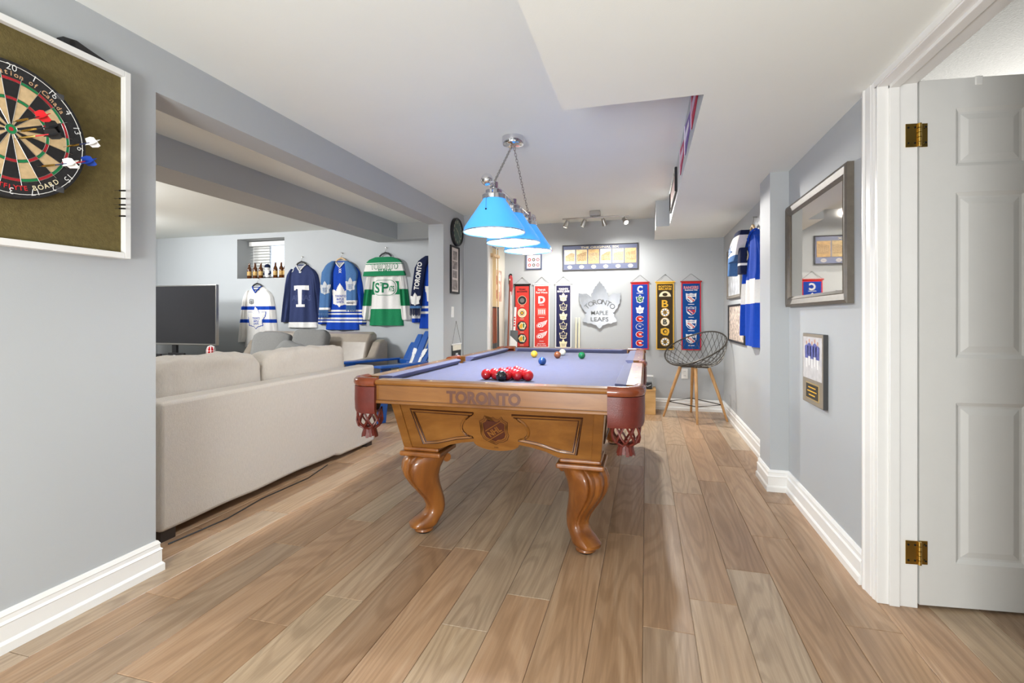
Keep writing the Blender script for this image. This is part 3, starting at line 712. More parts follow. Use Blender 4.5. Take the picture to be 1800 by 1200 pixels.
for s in (-1, 1):
    MB().sphere((0, s * 0.56, 1.888), 0.034, CHROME, 24, 14).tube([(0, s * 0.50, 1.888), (0, s * 0.535, 1.888)], 0.02, CHROME, 16).build('ball_finial', lp, smooth=SM)
    a = Vector((0, s * 0.43, 1.905)); b = Vector((0, s * 0.022, 2.262)); q = MB(); n = 24; step = (b - a) / n
    dirv = step.normalized(); ux = Vector((1, 0, 0)); uy = dirv.cross(ux)
    for k in range(n):
        c = a + step * (k + 0.5); side = ux if k % 2 else uy
        hl = step.length * 0.72
        q.tube([c + dirv * (hl * math.cos(t)) + side * (0.0072 * math.sin(t)) for t in [2 * PI * j / 10 for j in range(10)]], 0.0018, STEEL, 5, closed=True)
    q.build('chain', lp, smooth=1.0)
for k, yy in enumerate((-0.425, 0.0, 0.425)):
    g = 0.0025
    sh = MB().lathe([(0.180, 1.615), (0.176, 1.640), (0.066, 1.806), (0.064, 1.815)], SH_OUT, 48, c=(0, yy, 0), cap=False)
    sh.lathe([(0.180, 1.615), (0.1735, 1.640), (0.0635, 1.806), (0.0615, 1.815)], SH_IN, 48, c=(0, yy, 0), cap=False)
    so = sh.build('shade', lp, smooth=SM, label='blue glass cone shade')
    MB().lathe([(0.1775, 1.6135), (0.182, 1.613), (0.183, 1.617), (0.1805, 1.620), (0.1775, 1.619), (0.1775, 1.6135)], CHROME, 48, c=(0, yy, 0), cap=False).build('rim', so, smooth=SM)
    MB().lathe([(0.064, 1.806), (0.070, 1.808), (0.070, 1.832), (0.062, 1.838), (0.050, 1.840), (0.050, 1.860), (0.030, 1.866), (0.016, 1.880), (0.016, 1.905), (0.024, 1.908), (0.024, 1.868)], CHROME, 28, c=(0, yy, 0)).build('fitter', so, smooth=SM)
    MB().sphere((0, yy, 1.700), 0.030, M('bulb_glass', (255, 248, 236), 0.3, emit=10.0, var=0), 16, 10).tube([(0, yy, 1.72), (0, yy, 1.80)], 0.014, WHITEP, 10).build('bulb', so, smooth=SM)
    MB().tube([(-0.01, yy - 0.071, 1.815), (-0.012, yy - 0.115, 1.79), (-0.012, yy - 0.118, 1.735)], 0.001, BLKM, 5).sphere((-0.012, yy - 0.118, 1.730), 0.0055, BLKM, 10, 6).build('pull_cord', so)
    l = bpy.data.lights.new('lamp_bulb', 'POINT'); l.energy = 31; l.shadow_soft_size = 0.035; l.color = (1, 0.98, 0.95)
    o = bpy.data.objects.new('lamp_bulb', l); COL.objects.link(o); o.location = (LX, LY + yy, 1.655)

# ================================================================== track light
tk = thing('track_light', 'brushed steel ceiling track light with four spot heads near the back wall', 'track light', (-0.555, 5.62, 0))
MB().box(-0.06, 0.06, -0.045, 0.045, 2.268, 2.322, STEEL).build('canopy', tk, bevel=0.006)
MB().tube([(-0.375, 0, 2.252), (0.375, 0, 2.252)], 0.007, STEEL, 10).tube([(-0.03, 0, 2.252), (-0.03, 0, 2.27)], 0.006, STEEL, 8).tube([(0.03, 0, 2.252), (0.03, 0, 2.27)], 0.006, STEEL, 8).build('bar', tk, smooth=SM)
for x, dv, pw in ((-0.325, (-0.42, 0.25, -0.85), 10), (-0.125, (-0.40, 0.35, -0.85), 10), (0.095, (0.22, 0.45, -0.85), 14), (0.325, (0.45, -0.62, -0.72), 42)):
    d = Vector(dv).normalized(); p = Vector((x, 0, 2.205))
    h = MB().tube([p - d * 0.03, p - d * 0.025, p + d * 0.045, p + d * 0.05], [0.016, 0.020, 0.029, 0.030], STEEL, 18).tube([(x, 0, 2.252), (x, 0, 2.205)], 0.005, STEEL, 8).build('spot_head', tk, smooth=SM)
    MB().tube([p + d * 0.0505, p + d * 0.052], 0.024, M('spot_lens', (255, 244, 222), 0.3, emit=12.0, var=0), 16).build('lens', h)
    l = bpy.data.lights.new('spot_bulb', 'SPOT'); l.energy = pw * 4; l.spot_size = 2.1; l.spot_blend = 0.9; l.shadow_soft_size = 0.022 if pw < 20 else 0.04; l.color = (1, 0.97, 0.92)
    o = bpy.data.objects.new('spot_bulb', l); COL.objects.link(o); o.location = Vector((-0.555, 5.62, 0)) + p + d * 0.062
    o.rotation_euler = d.to_track_quat('-Z', 'Y').to_euler()
# ================================================================== furniture
# linen sofa, its back towards the pool table
sf = thing('linen_sofa', 'beige linen two-seat sofa turned away from the pool table', 'sofa', (-2.30, 2.85, 0))
q = MB()
nz_, ny_ = 10, 28
def back_pt(j, i, x):
    y = -0.985 + 1.97 * i / ny_; z = 0.058 + (0.70 - 0.058) * j / nz_
    if j == 0: z += 0.010 * mnoise.noise(Vector((y * 3, 1.7, 0))) - (0.02 if i > 20 else 0.0)
    return (x + (0.004 * mnoise.noise(Vector((y * 2, z * 3, x))) if 0 < j < nz_ else 0), y, z)
vv = [back_pt(j, i, 0.0) for j in range(nz_ + 1) for i in range(ny_ + 1)] + [back_pt(j, i, -0.17) for j in range(nz_ + 1) for i in range(ny_ + 1)]
W1 = ny_ + 1; K = (nz_ + 1) * W1; ff = []
for j in range(nz_):
    for i in range(ny_):
        a = j * W1 + i; ff += [(a, a + 1, a + W1 + 1, a + W1), (K + a, K + a + W1, K + a + W1 + 1, K + a + 1)]
for i in range(ny_):
    ff += [(i, K + i, K + i + 1, i + 1), (nz_ * W1 + i, nz_ * W1 + i + 1, K + nz_ * W1 + i + 1, K + nz_ * W1 + i)]
for j in range(nz_):
    a = j * W1; ff += [(a, a + W1, K + a + W1, K + a), (a + ny_, K + a + ny_, K + a + W1 + ny_, a + W1 + ny_)]
q.add(vv, ff, LINEN); q.build('backrest', sf, smooth=0.9, bevel=0.02, seg=3)
MB().box(-0.90, -0.172, -0.80, 0.80, 0.06, 0.30, LINEN).build('base', sf, bevel=0.015)
for s in (-1, 1):
    MB().box(-0.92, -0.172, s * 0.985 - (0.18 if s > 0 else 0), s * 0.985 + (0 if s > 0 else 0.18), 0.06, 0.64, LINEN).build('arm', sf, bevel=0.03, seg=3)
    MB().box(-0.95, -0.19, min(0, s * 0.80) + 0.003, max(0, s * 0.80) - 0.003, 0.302, 0.46, LINEN).build('seat_cushion', sf, bevel=0.04, seg=3)
    for x in (-0.12, -0.86): MB().box(x - 0.05, x + 0.10, s * 0.93 - 0.04, s * 0.93 + 0.04, 0.0, 0.058, M('dark_brown_leg', (46, 36, 30), 0.5)).build('leg', sf)
bc = MB().pillow((-0.275, -0.53, 0.670), 0.10, 0.425, 0.225, LINEN, e=0.32, seed=3, wr=0.022, nu=72, nv=40).build('back_cushion', sf, smooth=3.0)
MB().pillow((-0.275, 0.385, 0.670), 0.10, 0.475, 0.220, LINEN, e=0.32, seed=11, wr=0.016, nu=72, nv=40).build('back_cushion', sf, smooth=3.0)
tag(MB().tube([(-2.27, 1.88, 0.004), (-2.24, 2.2, 0.004), (-2.28, 2.5, 0.004), (-2.26, 2.9, 0.004), (-2.32, 3.2, 0.004)], 0.0035, BLACK, 6).build('power_cable', smooth=1.0), 'thin black cable lying along the floor under the linen sofa', 'cable')

# taupe leather loveseat against the jersey wall
ls = thing('leather_loveseat', 'taupe leather loveseat against the jersey wall', 'sofa', (-4.25, 5.38, 0)); ls.scale = (0.92, 1, 1)
MB().box(-0.96, 0.96, -0.45, 0.36, 0.06, 0.30, TAUPE).build('base', ls, bevel=0.03, seg=3)
for k, x in enumerate((-0.48, 0.48)):
    MB().box(x - 0.46, x + 0.46, -0.50, 0.16, 0.302, 0.47, TAUPE).build('seat_cushion', ls, bevel=0.06, seg=4)
    MB().prism([(-0.08, 0.45), (0.12, 0.45), (0.28, 0.80), (0.28, 0.90), (0.22, 0.925), (0.12, 0.90), (0.04, 0.80)], x - 0.462, x + 0.462, TAUPE, lambda a, b, c: (b, a + 0.05, c)).build('backrest', ls, bevel=0.03, seg=4)
for s in (-1, 1):
    pr = [(-0.50, 0.05), (0.34, 0.05), (0.36, 0.80), (0.28, 0.84), (0.16, 0.80), (0.02, 0.62), (-0.42, 0.60), (-0.50, 0.55)]
    MB().prism(pr, s * 0.96, s * 1.10, TAUPE, lambda a, b, c: (b, a, c)).build('arm', ls, bevel=0.04, seg=4)
    for yy_ in (-0.38, 0.29): MB().box(s * 1.0 - 0.04, s * 1.0 + 0.04, yy_ - 0.04, yy_ + 0.04, 0, 0.06, BLACK).build('foot', ls)
for x, y, z, rz, ry, lb in ((-4.66, 5.36, 0.705, 0.10, 0.0, 'grey throw pillow on the left seat of the leather loveseat'), (-4.08, 5.36, 0.745, -0.05, 0.0, 'grey throw pillow standing upright at the middle of the loveseat')):
    o = MB().pillow((0, 0, 0), 0.265, 0.075, 0.225, GREYF, e=0.36, seed=x, wr=0.012, nu=56, nv=30).build('throw_pillow', smooth=3.0)
    o.location = (x, y - 0.10, z); o.rotation_euler = (-0.30, ry, rz); tag(o, lb, 'pillow', 'grey pillows on the leather loveseat')
o = MB().pillow((0, 0, 0), 0.20, 0.07, 0.19, GREYF, e=0.40, seed=5, wr=0.012, nu=48, nv=26).build('throw_pillow', smooth=3.0)
o.location = (-4.20, 5.05, 0.63); o.rotation_euler = (-0.5, 0.35, 0.1); tag(o, 'small tilted grey pillow between the two larger ones on the loveseat', 'pillow', 'grey pillows on the leather loveseat')

# blue garden chair
ac = thing('garden_chair', 'glossy blue slatted garden chair beside the loveseat', 'chair', (-2.81, 5.05, 0), math.radians(-25))
# local: sitter faces -y
for k in range(5):
    x = (k - 2) * 0.112; h = [0.80, 0.905, 0.945, 0.905, 0.80][k]; fan = (k - 2) * 0.012
    def sl(xx, t, d): return (xx + fan * t * 2, 0.20 + t * 0.33 + d, 0.30 + t * (h - 0.30))
    q = MB(); rows = []
    for t in (0, 0.5, 0.9, 1.0):
        wv = 0.052 if t < 0.95 else 0.04
        tt = t
        rows.append([sl(x - wv, tt, -0.010), sl(x + wv, tt, -0.010), sl(x + wv, tt, 0.012), sl(x - wv, tt, 0.012)])
    vv = [p for r in rows for p in r]
    q.add(vv, [(i*4 + a, i*4 + (a+1) % 4, i*4 + 4 + (a+1) % 4, i*4 + 4 + a) for i in range(3) for a in range(4)] + [(0, 1, 2, 3), (12, 13, 14, 15)], ADBLUE)
    o = q.build('back_slat', ac, bevel=0.006)
fnb = lambda x, y, z: (x, 0.20 + (z - 0.30) / 0.62 * 0.33 - 0.0135, z)
q = MB(); leaf(q, 0.0, 0.67, 0.30, 0, WHITE, fnb); leaf_words(q, 0.0, 0.67, 0.28, 0, ADBLUE, lambda x, y, z: (x, fnb(x, y, z)[1] - 0.002, z)); 
[q.flat(rect(x_, 0.855, 0.018, 0.05), 0, WHITE, fnb) for x_ in (-0.03, 0.0, 0.03)]; q.build('leaf_emblem', ac, label='white leaf emblem')
for k in range(6):
    y = -0.33 + k * 0.095; z = 0.375 - k * 0.016
    MB().hexa([(-0.29, y, z - 0.02), (0.29, y, z - 0.02), (0.29, y + 0.08, z - 0.035), (-0.29, y + 0.08, z - 0.035), (-0.29, y, z), (0.29, y, z), (0.29, y + 0.08, z - 0.014), (-0.29, y + 0.08, z - 0.014)], ADBLUE).build('seat_slat', ac, bevel=0.004)
for s in (-1, 1):
    MB().prism([(s * 0.29, -0.44), (s * 0.43, -0.44), (s * 0.44, -0.30), (s * 0.39, 0.36), (s * 0.33, 0.38), (s * 0.30, -0.20)], 0.585, 0.612, ADBLUE, lambda a, b, c: (a, c, b)).build('armrest', ac, bevel=0.010, seg=3)
    MB().hexa([(s * 0.30 - 0.014, -0.40, 0), (s * 0.30 + 0.014, -0.40, 0), (s * 0.30 + 0.014, -0.30, 0), (s * 0.30 - 0.014, -0.30, 0), (s * 0.34 - 0.014, -0.38, 0.586), (s * 0.34 + 0.014, -0.38, 0.586), (s * 0.34 + 0.014, -0.26, 0.586), (s * 0.34 - 0.014, -0.26, 0.586)], ADBLUE).build('front_leg', ac, bevel=0.004)
    MB().hexa([(s * 0.27 - 0.014, -0.33, 0.26), (s * 0.27 + 0.014, -0.33, 0.26), (s * 0.27 + 0.014, 0.62, 0.0), (s * 0.27 - 0.014, 0.62, 0.0), (s * 0.27 - 0.014, -0.33, 0.36), (s * 0.27 + 0.014, -0.33, 0.36), (s * 0.27 + 0.014, 0.66, 0.08), (s * 0.27 - 0.014, 0.66, 0.08)], ADBLUE).build('side_runner', ac, bevel=0.004)
MB().box(-0.36, 0.36, 0.345, 0.375, 0.545, 0.60, ADBLUE).build('back_rail', ac, bevel=0.004)

# television on a low stand
st = thing('media_stand', 'low dark media stand under the television', 'stand', (-6.15, 5.2, 0))
MB().box(-0.85, 0.85, -0.25, 0.30, 0.555, 0.585, BLACK).box(-0.85, 0.85, -0.25, 0.30, 0.06, 0.10, BLACK).box(-0.85, 0.85, 0.27, 0.30, 0.10, 0.555, BLACK).build('shelf_frame', st, bevel=0.004)
for x in (-0.83, 0.0, 0.83): MB().box(x - 0.02, x + 0.02, -0.24, 0.28, 0.0, 0.555, BLACK).build('upright', st)
tv = thing('television', 'large flat television with a dark screen and silver edge', 'television', (-6.08, 5.1, 0.585))
MB().box(-0.715, 0.715, 0.0, 0.045, 0.16, 0.955, STEEL).build('casing', tv, bevel=0.006)
MB().box(-0.70, 0.70, -0.002, 0.0, 0.185, 0.94, SCREEN).build('screen', tv)
MB().box(-0.035, 0.035, 0.015, 0.05, 0.015, 0.20, BLACK).build('neck', tv); MB().box(-0.30, 0.30, -0.10, 0.15, 0.0, 0.015, BLACK).build('foot', tv, bevel=0.004)
for x, w, h, lb in ((-6.22, 0.10, 0.05, 'small black set-top box under the television, left of the stand neck'), (-5.86, 0.13, 0.07, 'black media box under the television, right of the stand neck')):
    t = thing('media_box', lb, 'media box', (x, 4.97, 0.585)); MB().box(-w, w, -0.015, 0.012, 0, h, BLACK).build('case', t, bevel=0.004); MB().box(-w * 0.3, -w * 0.05, -0.0165, -0.015, h * 0.4, h * 0.6, GREYK).build('display', t)
gl = thing('goal_lamp', 'red goal lamp with white cage at the end of the media stand', 'lamp', (-5.385, 5.04, 0.585))
MB().lathe([(0.05, 0), (0.05, 0.03), (0.046, 0.032)], WHITEP, 20).build('base', gl, smooth=SM)
MB().lathe([(0.042, 0.032), (0.044, 0.11), (0.034, 0.145), (0.0, 0.158)], M('red_lens', (176, 20, 26), 0.15, var=0.1), 24).build('lens', gl, smooth=SM)
q = MB()
for k in range(8):
    a = 2 * PI * k / 8; q.tube([(0.047 * math.cos(a), 0.047 * math.sin(a), 0.03), (0.049 * math.cos(a), 0.049 * math.sin(a), 0.11), (0.036 * math.cos(a), 0.036 * math.sin(a), 0.152), (0, 0, 0.166)], 0.0035, WHITEP, 6)
for z in (0.06, 0.10): q.tube([(0.049 * math.cos(2 * PI * k / 20), 0.049 * math.sin(2 * PI * k / 20), z) for k in range(20)], 0.003, WHITEP, 6, closed=True)
q.build('cage', gl, smooth=1.0)

# bar stool with wire bucket
STLM = M('pewter_wire', (74, 70, 64), 0.4, 0.5, var=0.1)
bs = thing('wire_bar_stool', 'dark wire bucket bar stool with tapered oak legs', 'stool', (0.518, 5.735, 0), 0)
fa = math.atan2(-0.70, -0.71)                 # direction the sitter faces
def shell(dl, t):
    bk = (1 + math.cos(dl - PI)) / 2
    hz = 0.600 + 0.355 * bk ** 0.95; rr = 0.275 + 0.055 * math.sin(dl) ** 2 + 0.02 * bk
    if t < 0.35: u = t / 0.35; r = 0.02 + 0.17 * u; z = 0.582 + 0.008 * u * u
    else:
        u = (t - 0.35) / 0.65; r = 0.19 + (rr - 0.19) * math.sin(u * PI / 2) ** 0.8; z = 0.590 + (hz - 0.590) * u ** 1.5
    a = fa + dl
    return (r * math.cos(a), r * math.sin(a), z)
q = MB(); NW = 26
for s in (-1, 1):
    for k in range(NW): q.tube([shell(2 * PI * k / NW + s * 1.05 * (j / 11) ** 1.2, j / 11) for j in range(12)], 0.0026, STLM, 5)
q.build('wire_mesh', bs, smooth=1.0)
MB().tube([shell(2 * PI * k / 48, 1.0) for k in range(48)], 0.008, STLM, 8, closed=True).build('rim', bs, smooth=1.0)
q = MB(); 
legs = [(-0.325, 0.03), (0.0, -0.315), (0.325, -0.08), (-0.005, 0.365)]
for x, y in legs: q.box(0, 0, 0, 0, 0.57, 0.57, STLM) if False else q.tube([(0, 0, 0.572), (x * 0.42, y * 0.42, 0.570), (x * 0.55, y * 0.55, 0.46)], [0.010, 0.012, 0.012], STLM, 8)
q.build('seat_bracket', bs, smooth=1.0)
for x, y in legs: MB().tube([(x, y, 0.0), (x * 0.72, y * 0.72, 0.30), (x * 0.45, y * 0.45, 0.565)], [0.011, 0.0165, 0.019], OAKW, 14).build('leg', bs, smooth=SM)
MB().tube([(x * 0.845, y * 0.845, 0.175) for x, y in legs], 0.0055, STLM, 6, closed=True).build('footrest', bs, smooth=0.5)

# pine box with odds and ends
t = thing('pine_box', 'plain pine box on the floor between the pool table and the back wall', 'box', (0.025, 5.98, 0))
MB().box(-0.085, 0.085, -0.15, 0.15, 0.0, 0.272, BOXW).build('body', t, bevel=0.003); MB().box(-0.088, 0.088, -0.153, 0.153, 0.272, 0.282, BOXW).build('lid', t, bevel=0.002)
t = thing('small_case', 'small black patterned case on top of the pine box', 'case', (0.01, 5.92, 0.282))
MB().box(-0.06, 0.06, -0.05, 0.05, 0, 0.075, BLACK).build('body', t, bevel=0.006); MB().tube([(-0.05, -0.051, 0.03), (-0.02, -0.051, 0.05), (0.01, -0.051, 0.035), (0.05, -0.051, 0.055)], 0.003, GREYK, 5).build('squiggle', t)
t = thing('plastic_container', 'clear plastic box behind the black case on the pine box', 'container', (0.045, 6.06, 0.282))
MB().box(-0.04, 0.04, -0.04, 0.04, 0, 0.13, M('clear_plastic', (225, 230, 232), 0.1, trans=0.7)).build('body', t, bevel=0.004); MB().box(-0.042, 0.042, -0.042, 0.042, 0.13, 0.142, WHITEP).build('lid', t)

# sill ornaments
sill = wz0
b0 = thing('beer_bottle', 'brown glass beer bottle at the left end of the window sill', 'bottle', (-5.60, 5.90, sill), 0, 'brown bottles on the window sill')
MB().lathe([(0.028, 0), (0.031, 0.006), (0.031, 0.125), (0.027, 0.15), (0.014, 0.18), (0.0125, 0.215), (0.015, 0.217), (0.015, 0.226), (0.011, 0.228)], BOTTLE, 20).build('glass', b0, smooth=SM)
MB().lathe([(0.0313, 0.045), (0.0313, 0.105)], M('bottle_label', (196, 160, 96), 0.6, var=0.4, vscale=60), 20, cap=False).build('label', b0)
for x, lb in ((-5.497, 'brown glass beer bottle, second from the left on the window sill'), (-5.397, 'brown glass beer bottle just left of the figurine on the sill'), (-5.145, 'brown glass beer bottle just right of the figurine on the sill'),
              (-5.045, 'brown glass beer bottle, second from the right on the window sill'), (-4.975, 'brown glass beer bottle at the right end of the window sill')):
    copy_thing(b0, (x, 5.90, sill), lb)
t = thing('figurine', 'small white and black figurine in a cap among the sill bottles', 'figurine', (-5.275, 5.90, sill))
MB().lathe([(0.05, 0), (0.05, 0.012), (0.044, 0.016)], BLACK, 20).build('base', t)
MB().lathe([(0.030, 0.016), (0.040, 0.04), (0.044, 0.08), (0.038, 0.11), (0.026, 0.125)], WHITE, 20).sphere((0, -0.01, 0.150), 0.036, WHITE, 18, 12).build('body', t, smooth=SM)
MB().lathe([(0.038, 0.155), (0.040, 0.165), (0.036, 0.19), (0.016, 0.205), (0.0, 0.207)], NAVYD, 20, c=(0, -0.008, 0)).box(-0.03, 0.03, -0.065, -0.03, 0.158, 0.163, NAVYD).sphere((0, -0.008, 0.215), 0.012, WHITE, 10, 8).build('cap', t, smooth=SM)
for s in (-1, 1): MB().tube([(s * 0.034, 0, 0.105), (s * 0.054, -0.01, 0.075), (s * 0.040, -0.035, 0.055)], [0.012, 0.012, 0.010], NAVYD, 8).build('arm', t, smooth=1.0)
# ================================================================== wall decorations
def picture(name, label, cat, loc, rz, w, h, fw, fmat, depth=0.025, inner=None, group=None):
    t = thing(name, label, cat, loc, rz, group)
    q = MB()
    P = [(-w/2, -h/2), (w/2, -h/2), (w/2, h/2), (-w/2, h/2)]
    def rg(d, y): return [(-w/2 + d, y, -h/2 + d), (w/2 - d, y, -h/2 + d), (w/2 - d, y, h/2 - d), (-w/2 + d, y, h/2 - d)]
    R_ = [rg(0, -0.001), rg(0, -depth * 0.8), rg(fw * 0.25, -depth), rg(fw * 0.7, -depth * 0.8), rg(fw * 0.75, -depth * 0.9), rg(fw, -depth * 0.55), rg(fw, -0.002)]
    q.add([p for r in R_ for p in r], [(i*4 + k, i*4 + (k+1) % 4, i*4 + 4 + (k+1) % 4, i*4 + 4 + k) for i in range(len(R_) - 1) for k in range(4)], fmat)
    q.build('frame', t)
    MB().box(-w/2 + fw * 0.6, w/2 - fw * 0.6, -depth * 0.5, -0.001, -h/2 + fw * 0.6, h/2 - fw * 0.6, inner or WHITE).build('picture', t)
    return t

# --- heritage banners
def banner(label, x, ztop, w, h, main, edge, rodmat, draw, yb=YB, rz=0.0, loc=None, bow=0.02, cord=0.09):
    t = thing('hanging_banner', label, 'banner', loc or (x, yb, ztop), rz, 'wool banners hung on the walls')
    # local: top at z=0, hanging down, slight bow out from the wall towards the bottom
    sd = (x * 13.7) % 6
    def yy(xx, z): k = -z / h; return -0.012 - bow * k * k * (1 + 0.3 * math.sin(xx * 20 + sd)) - 0.004 * math.sin(k * 7 + sd) * k
    nx_, nz2 = 6, 16; vv = []; ff = []
    for lay in (0, 1):
        for j in range(nz2 + 1):
            for i in range(nx_ + 1):
                xx = -w/2 + w * i / nx_; z = -h * j / nz2
                vv.append((xx, yy(xx, z) + lay * 0.003, z))
    K = (nx_ + 1) * (nz2 + 1)
    for j in range(nz2):
        for i in range(nx_):
            a = j * (nx_ + 1) + i; ff += [(a, a + 1, a + nx_ + 2, a + nx_ + 1), (K + a, K + a + nx_ + 1, K + a + nx_ + 2, K + a + 1)]
    rim = [i for i in range(nx_ + 1)] + [(nx_ + 1) * (j + 1) + nx_ for j in range(nz2)] + [(nx_ + 1) * nz2 + i for i in range(nx_ - 1, -1, -1)] + [(nx_ + 1) * j for j in range(nz2 - 1, 0, -1)]
    for a, b in zip(rim, rim[1:] + rim[:1]): ff.append((a, b, K + b, K + a))
    MB().add(vv, ff, edge).build('cloth_edge', t, smooth=0.6)
    fn = lambda d: (lambda xx, y, z: (xx, yy(xx, z) - d, z))
    e = 0.012; vv = []; ff = []
    for j in range(nz2 + 1):
        for i in range(nx_ + 1):
            xx = -w/2 + e + (w - 2*e) * i / nx_; z = -0.028 - (h - 0.04) * j / nz2
            vv.append((xx, yy(xx, z) - 0.0012, z))
    for j in range(nz2):
        for i in range(nx_): a = j * (nx_ + 1) + i; ff.append((a, a + 1, a + nx_ + 2, a + nx_ + 1))
    MB().add(vv, ff, main).build('field', t, smooth=0.6)
    draw(t, fn)
    MB().tube([(-w/2 - 0.012, -0.012, -0.004), (w/2 + 0.012, -0.012, -0.004)], 0.008, rodmat, 10).build('rod', t, smooth=SM)
    MB().tube([(-w/2, -0.012, 0), (0, -0.006, cord), (w/2, -0.012, 0)], 0.0018, M('grey_cord', (96, 92, 86), 0.8), 5).build('cord', t)
    MB().lathe([(0.004, -0.012), (0.004, 0.0)], STEEL, 8, c=(0, 0, cord), axis='y').build('nail', t)
    return t
def em(t, fn, items):
    """each emblem is one part"""
    for it in items:
        q = MB(); it(q, fn); q.build('emblem', t)
def disc(x, z, r, cols):
    def f(q, fn):
        for k, (s, mt) in enumerate(cols): q.flat(circ(x, z, r * s), 0, mt, fn(0.002 + 0.0006 * k))
    return f
def word(s, z, h, w, mat, x=0, bold=0.02, rot=0.0):
    return lambda q, fn: q.text(s, x, z, h, 0, mat, w=w, bold=bold, rot=rot, fn=fn(0.0035))
def seq(*fs):
    def f(q, fn):
        for g in fs: g(q, fn)
    return f
def rule(z, w, mat): return lambda q, fn: q.flat(rect(0, z, w, 0.006), 0, mat, fn(0.002))
def lf(z, h, m1, m2=None, m3=None):
    def f(q, fn):
        leaf(q, 0, z, h, 0, m1, fn(0.002))
        if m2: leaf(q, 0, z, h * 0.80, 0, m2, fn(0.0026))
        if m3: q.text('TORONTO', 0, z - 0.06 * h, 0.12 * h, 0, m3, w=0.5 * h, fn=fn(0.0034)); q.text('LEAFS', 0, z - 0.22 * h, 0.11 * h, 0, m3, w=0.36 * h, fn=fn(0.0034))
    return f
def profile_head(z, r):
    def f(q, fn):
        q.flat(circ(0, z, r * 1.05), 0, BLACK, fn(0.002))
        q.flat([(-r * .75, z + r * .1), (-r * .2, z + r * .8), (r * .6, z + r * .7), (r * .85, z + r * .1), (r * .5, z - r * .7), (-r * .4, z - r * .6)], 0, CREAM, fn(0.0026))
        q.flat([(-r * .6, z + r * .0), (-r * .1, z + r * .6), (r * .2, z + r * .3), (r * .1, z - r * .5), (-r * .45, z - r * .45)], 0, GOLD, fn(0.0032))
        q.flat([(r * .2, z + r * .6), (r * .55, z + r * .5), (r * .5, z - r * .4), (r * .25, z - r * .3)], 0, GREENP, fn(0.0034))
    return f
def wheel(z, r, mat, c2):
    def f(q, fn):
        q.flat([(-r * 1.1, z - r * .1), (-r * .7, z + r * .35), (r * .2, z + r * .55), (r * 1.2, z + r * .95), (r * 1.0, z + r * .45), (r * .9, z + r * .1), (r * .6, z - r * .15), (r * .2, z - r * .5), (-r * .5, z - r * .75), (-r * 1.0, z - r * .55)], 0, mat, fn(0.002))
        for s, mt in ((0.52, c2), (0.40, mat), (0.14, c2)): q.flat(circ(-r * .45, z - r * .2, r * s), 0, mt, fn(0.0042 - s * 0.002))
        for k in range(3): q.flat([(r * (-.0 + .1*k), z + r * (.36 - .26 * k)), (r * (.95 - .12*k), z + r * (.68 - .3 * k)), (r * (.95 - .12*k), z + r * (.62 - .3 * k)), (r * (.0 + .1*k), z + r * (.28 - .26 * k))], 0, c2, fn(0.0036))
    return f
def spoke_b(z, r):
    def f(q, fn):
        q.flat(circ(0, z, r), 0, GOLD, fn(0.002)); q.flat(circ(0, z, r * 0.88), 0, WHITE, fn(0.0025))
        for k in range(8):
            a = PI * k / 4 + 0.2; q.flat([(r * .4 * math.cos(a - .12), z + r * .4 * math.sin(a - .12)), (r * .88 * math.cos(a - .06), z + r * .88 * math.sin(a - .06)), (r * .88 * math.cos(a + .06), z + r * .88 * math.sin(a + .06)), (r * .4 * math.cos(a + .12), z + r * .4 * math.sin(a + .12))], 0, BLACK, fn(0.003))
        q.flat(circ(0, z, r * 0.45), 0, GOLD, fn(0.0034)); q.text('B', 0, z, r * 0.9, 0, BLACK, bold=0.02, fn=fn(0.0042))
    return f
def big_c(z, r, c1, c2, c3, letter='H'):
    def f(q, fn):
        def cc(s, mt, d):
            pts = [(r * 1.25 * s * math.cos(a), z + r * s * math.sin(a)) for a in [0.5 + (2 * PI - 1.0) * k / 20 for k in range(21)]]
            pts += [(r * 0.70 / s * math.cos(a), z + r * 0.48 / s * math.sin(a)) for a in [0.62 + (2 * PI - 1.24) * k / 20 for k in range(20, -1, -1)]]
            q.flat(pts, 0, mt, fn(d))
        cc(1.1, c3, 0.002); cc(0.97, c1, 0.0028); q.text(letter, r * 0.15, z, r * 0.62, 0, c3, bold=0.05, fn=fn(0.0038))
    return f
def rshield(z, h, flip=False):
    def f(q, fn):
        sh2 = [(-.5, .5), (-.25, .42), (0, .5), (.25, .42), (.5, .5), (.46, -.1), (.3, -.34), (0, -.5), (-.3, -.34), (-.46, -.1)]
        q.flat([(a * h * 1.05, z + b * h) for a, b in sh2], 0, WHITE, fn(0.002)); q.flat([(a * h * 0.95, z + b * h * .9) for a, b in sh2], 0, DBLUEB if flip else WHITE, fn(0.0026))
        q.flat([(-.42 * h, z + .14 * h), (-.12 * h, z + .14 * h), (.34 * h, z - .28 * h), (.18 * h, z - .38 * h)], 0, RED, fn(0.0034))
        q.flat([(-.40 * h, z - .02 * h), (.02 * h, z - .42 * h), (-.28 * h, z - .30 * h), (-.40 * h, z - .12 * h)], 0, DBLUEB if not flip else WHITE, fn(0.0034))
        q.flat([(.44 * h, z + .12 * h), (.0 * h, z + .12 * h), (.42 * h, z - .22 * h)], 0, RED if flip else DBLUEB, fn(0.0032))
        q.text('NEW YORK', 0, z + .29 * h, .13 * h, 0, DBLUEB if not flip else WHITE, w=.74 * h, bold=0.02, fn=fn(0.0036))
        q.text('RANGERS', -.02 * h, z - .09 * h, .12 * h, 0, WHITE, w=.52 * h, bold=0.02, rot=-0.74, fn=fn(0.0042))
    return f
BH = 0.82
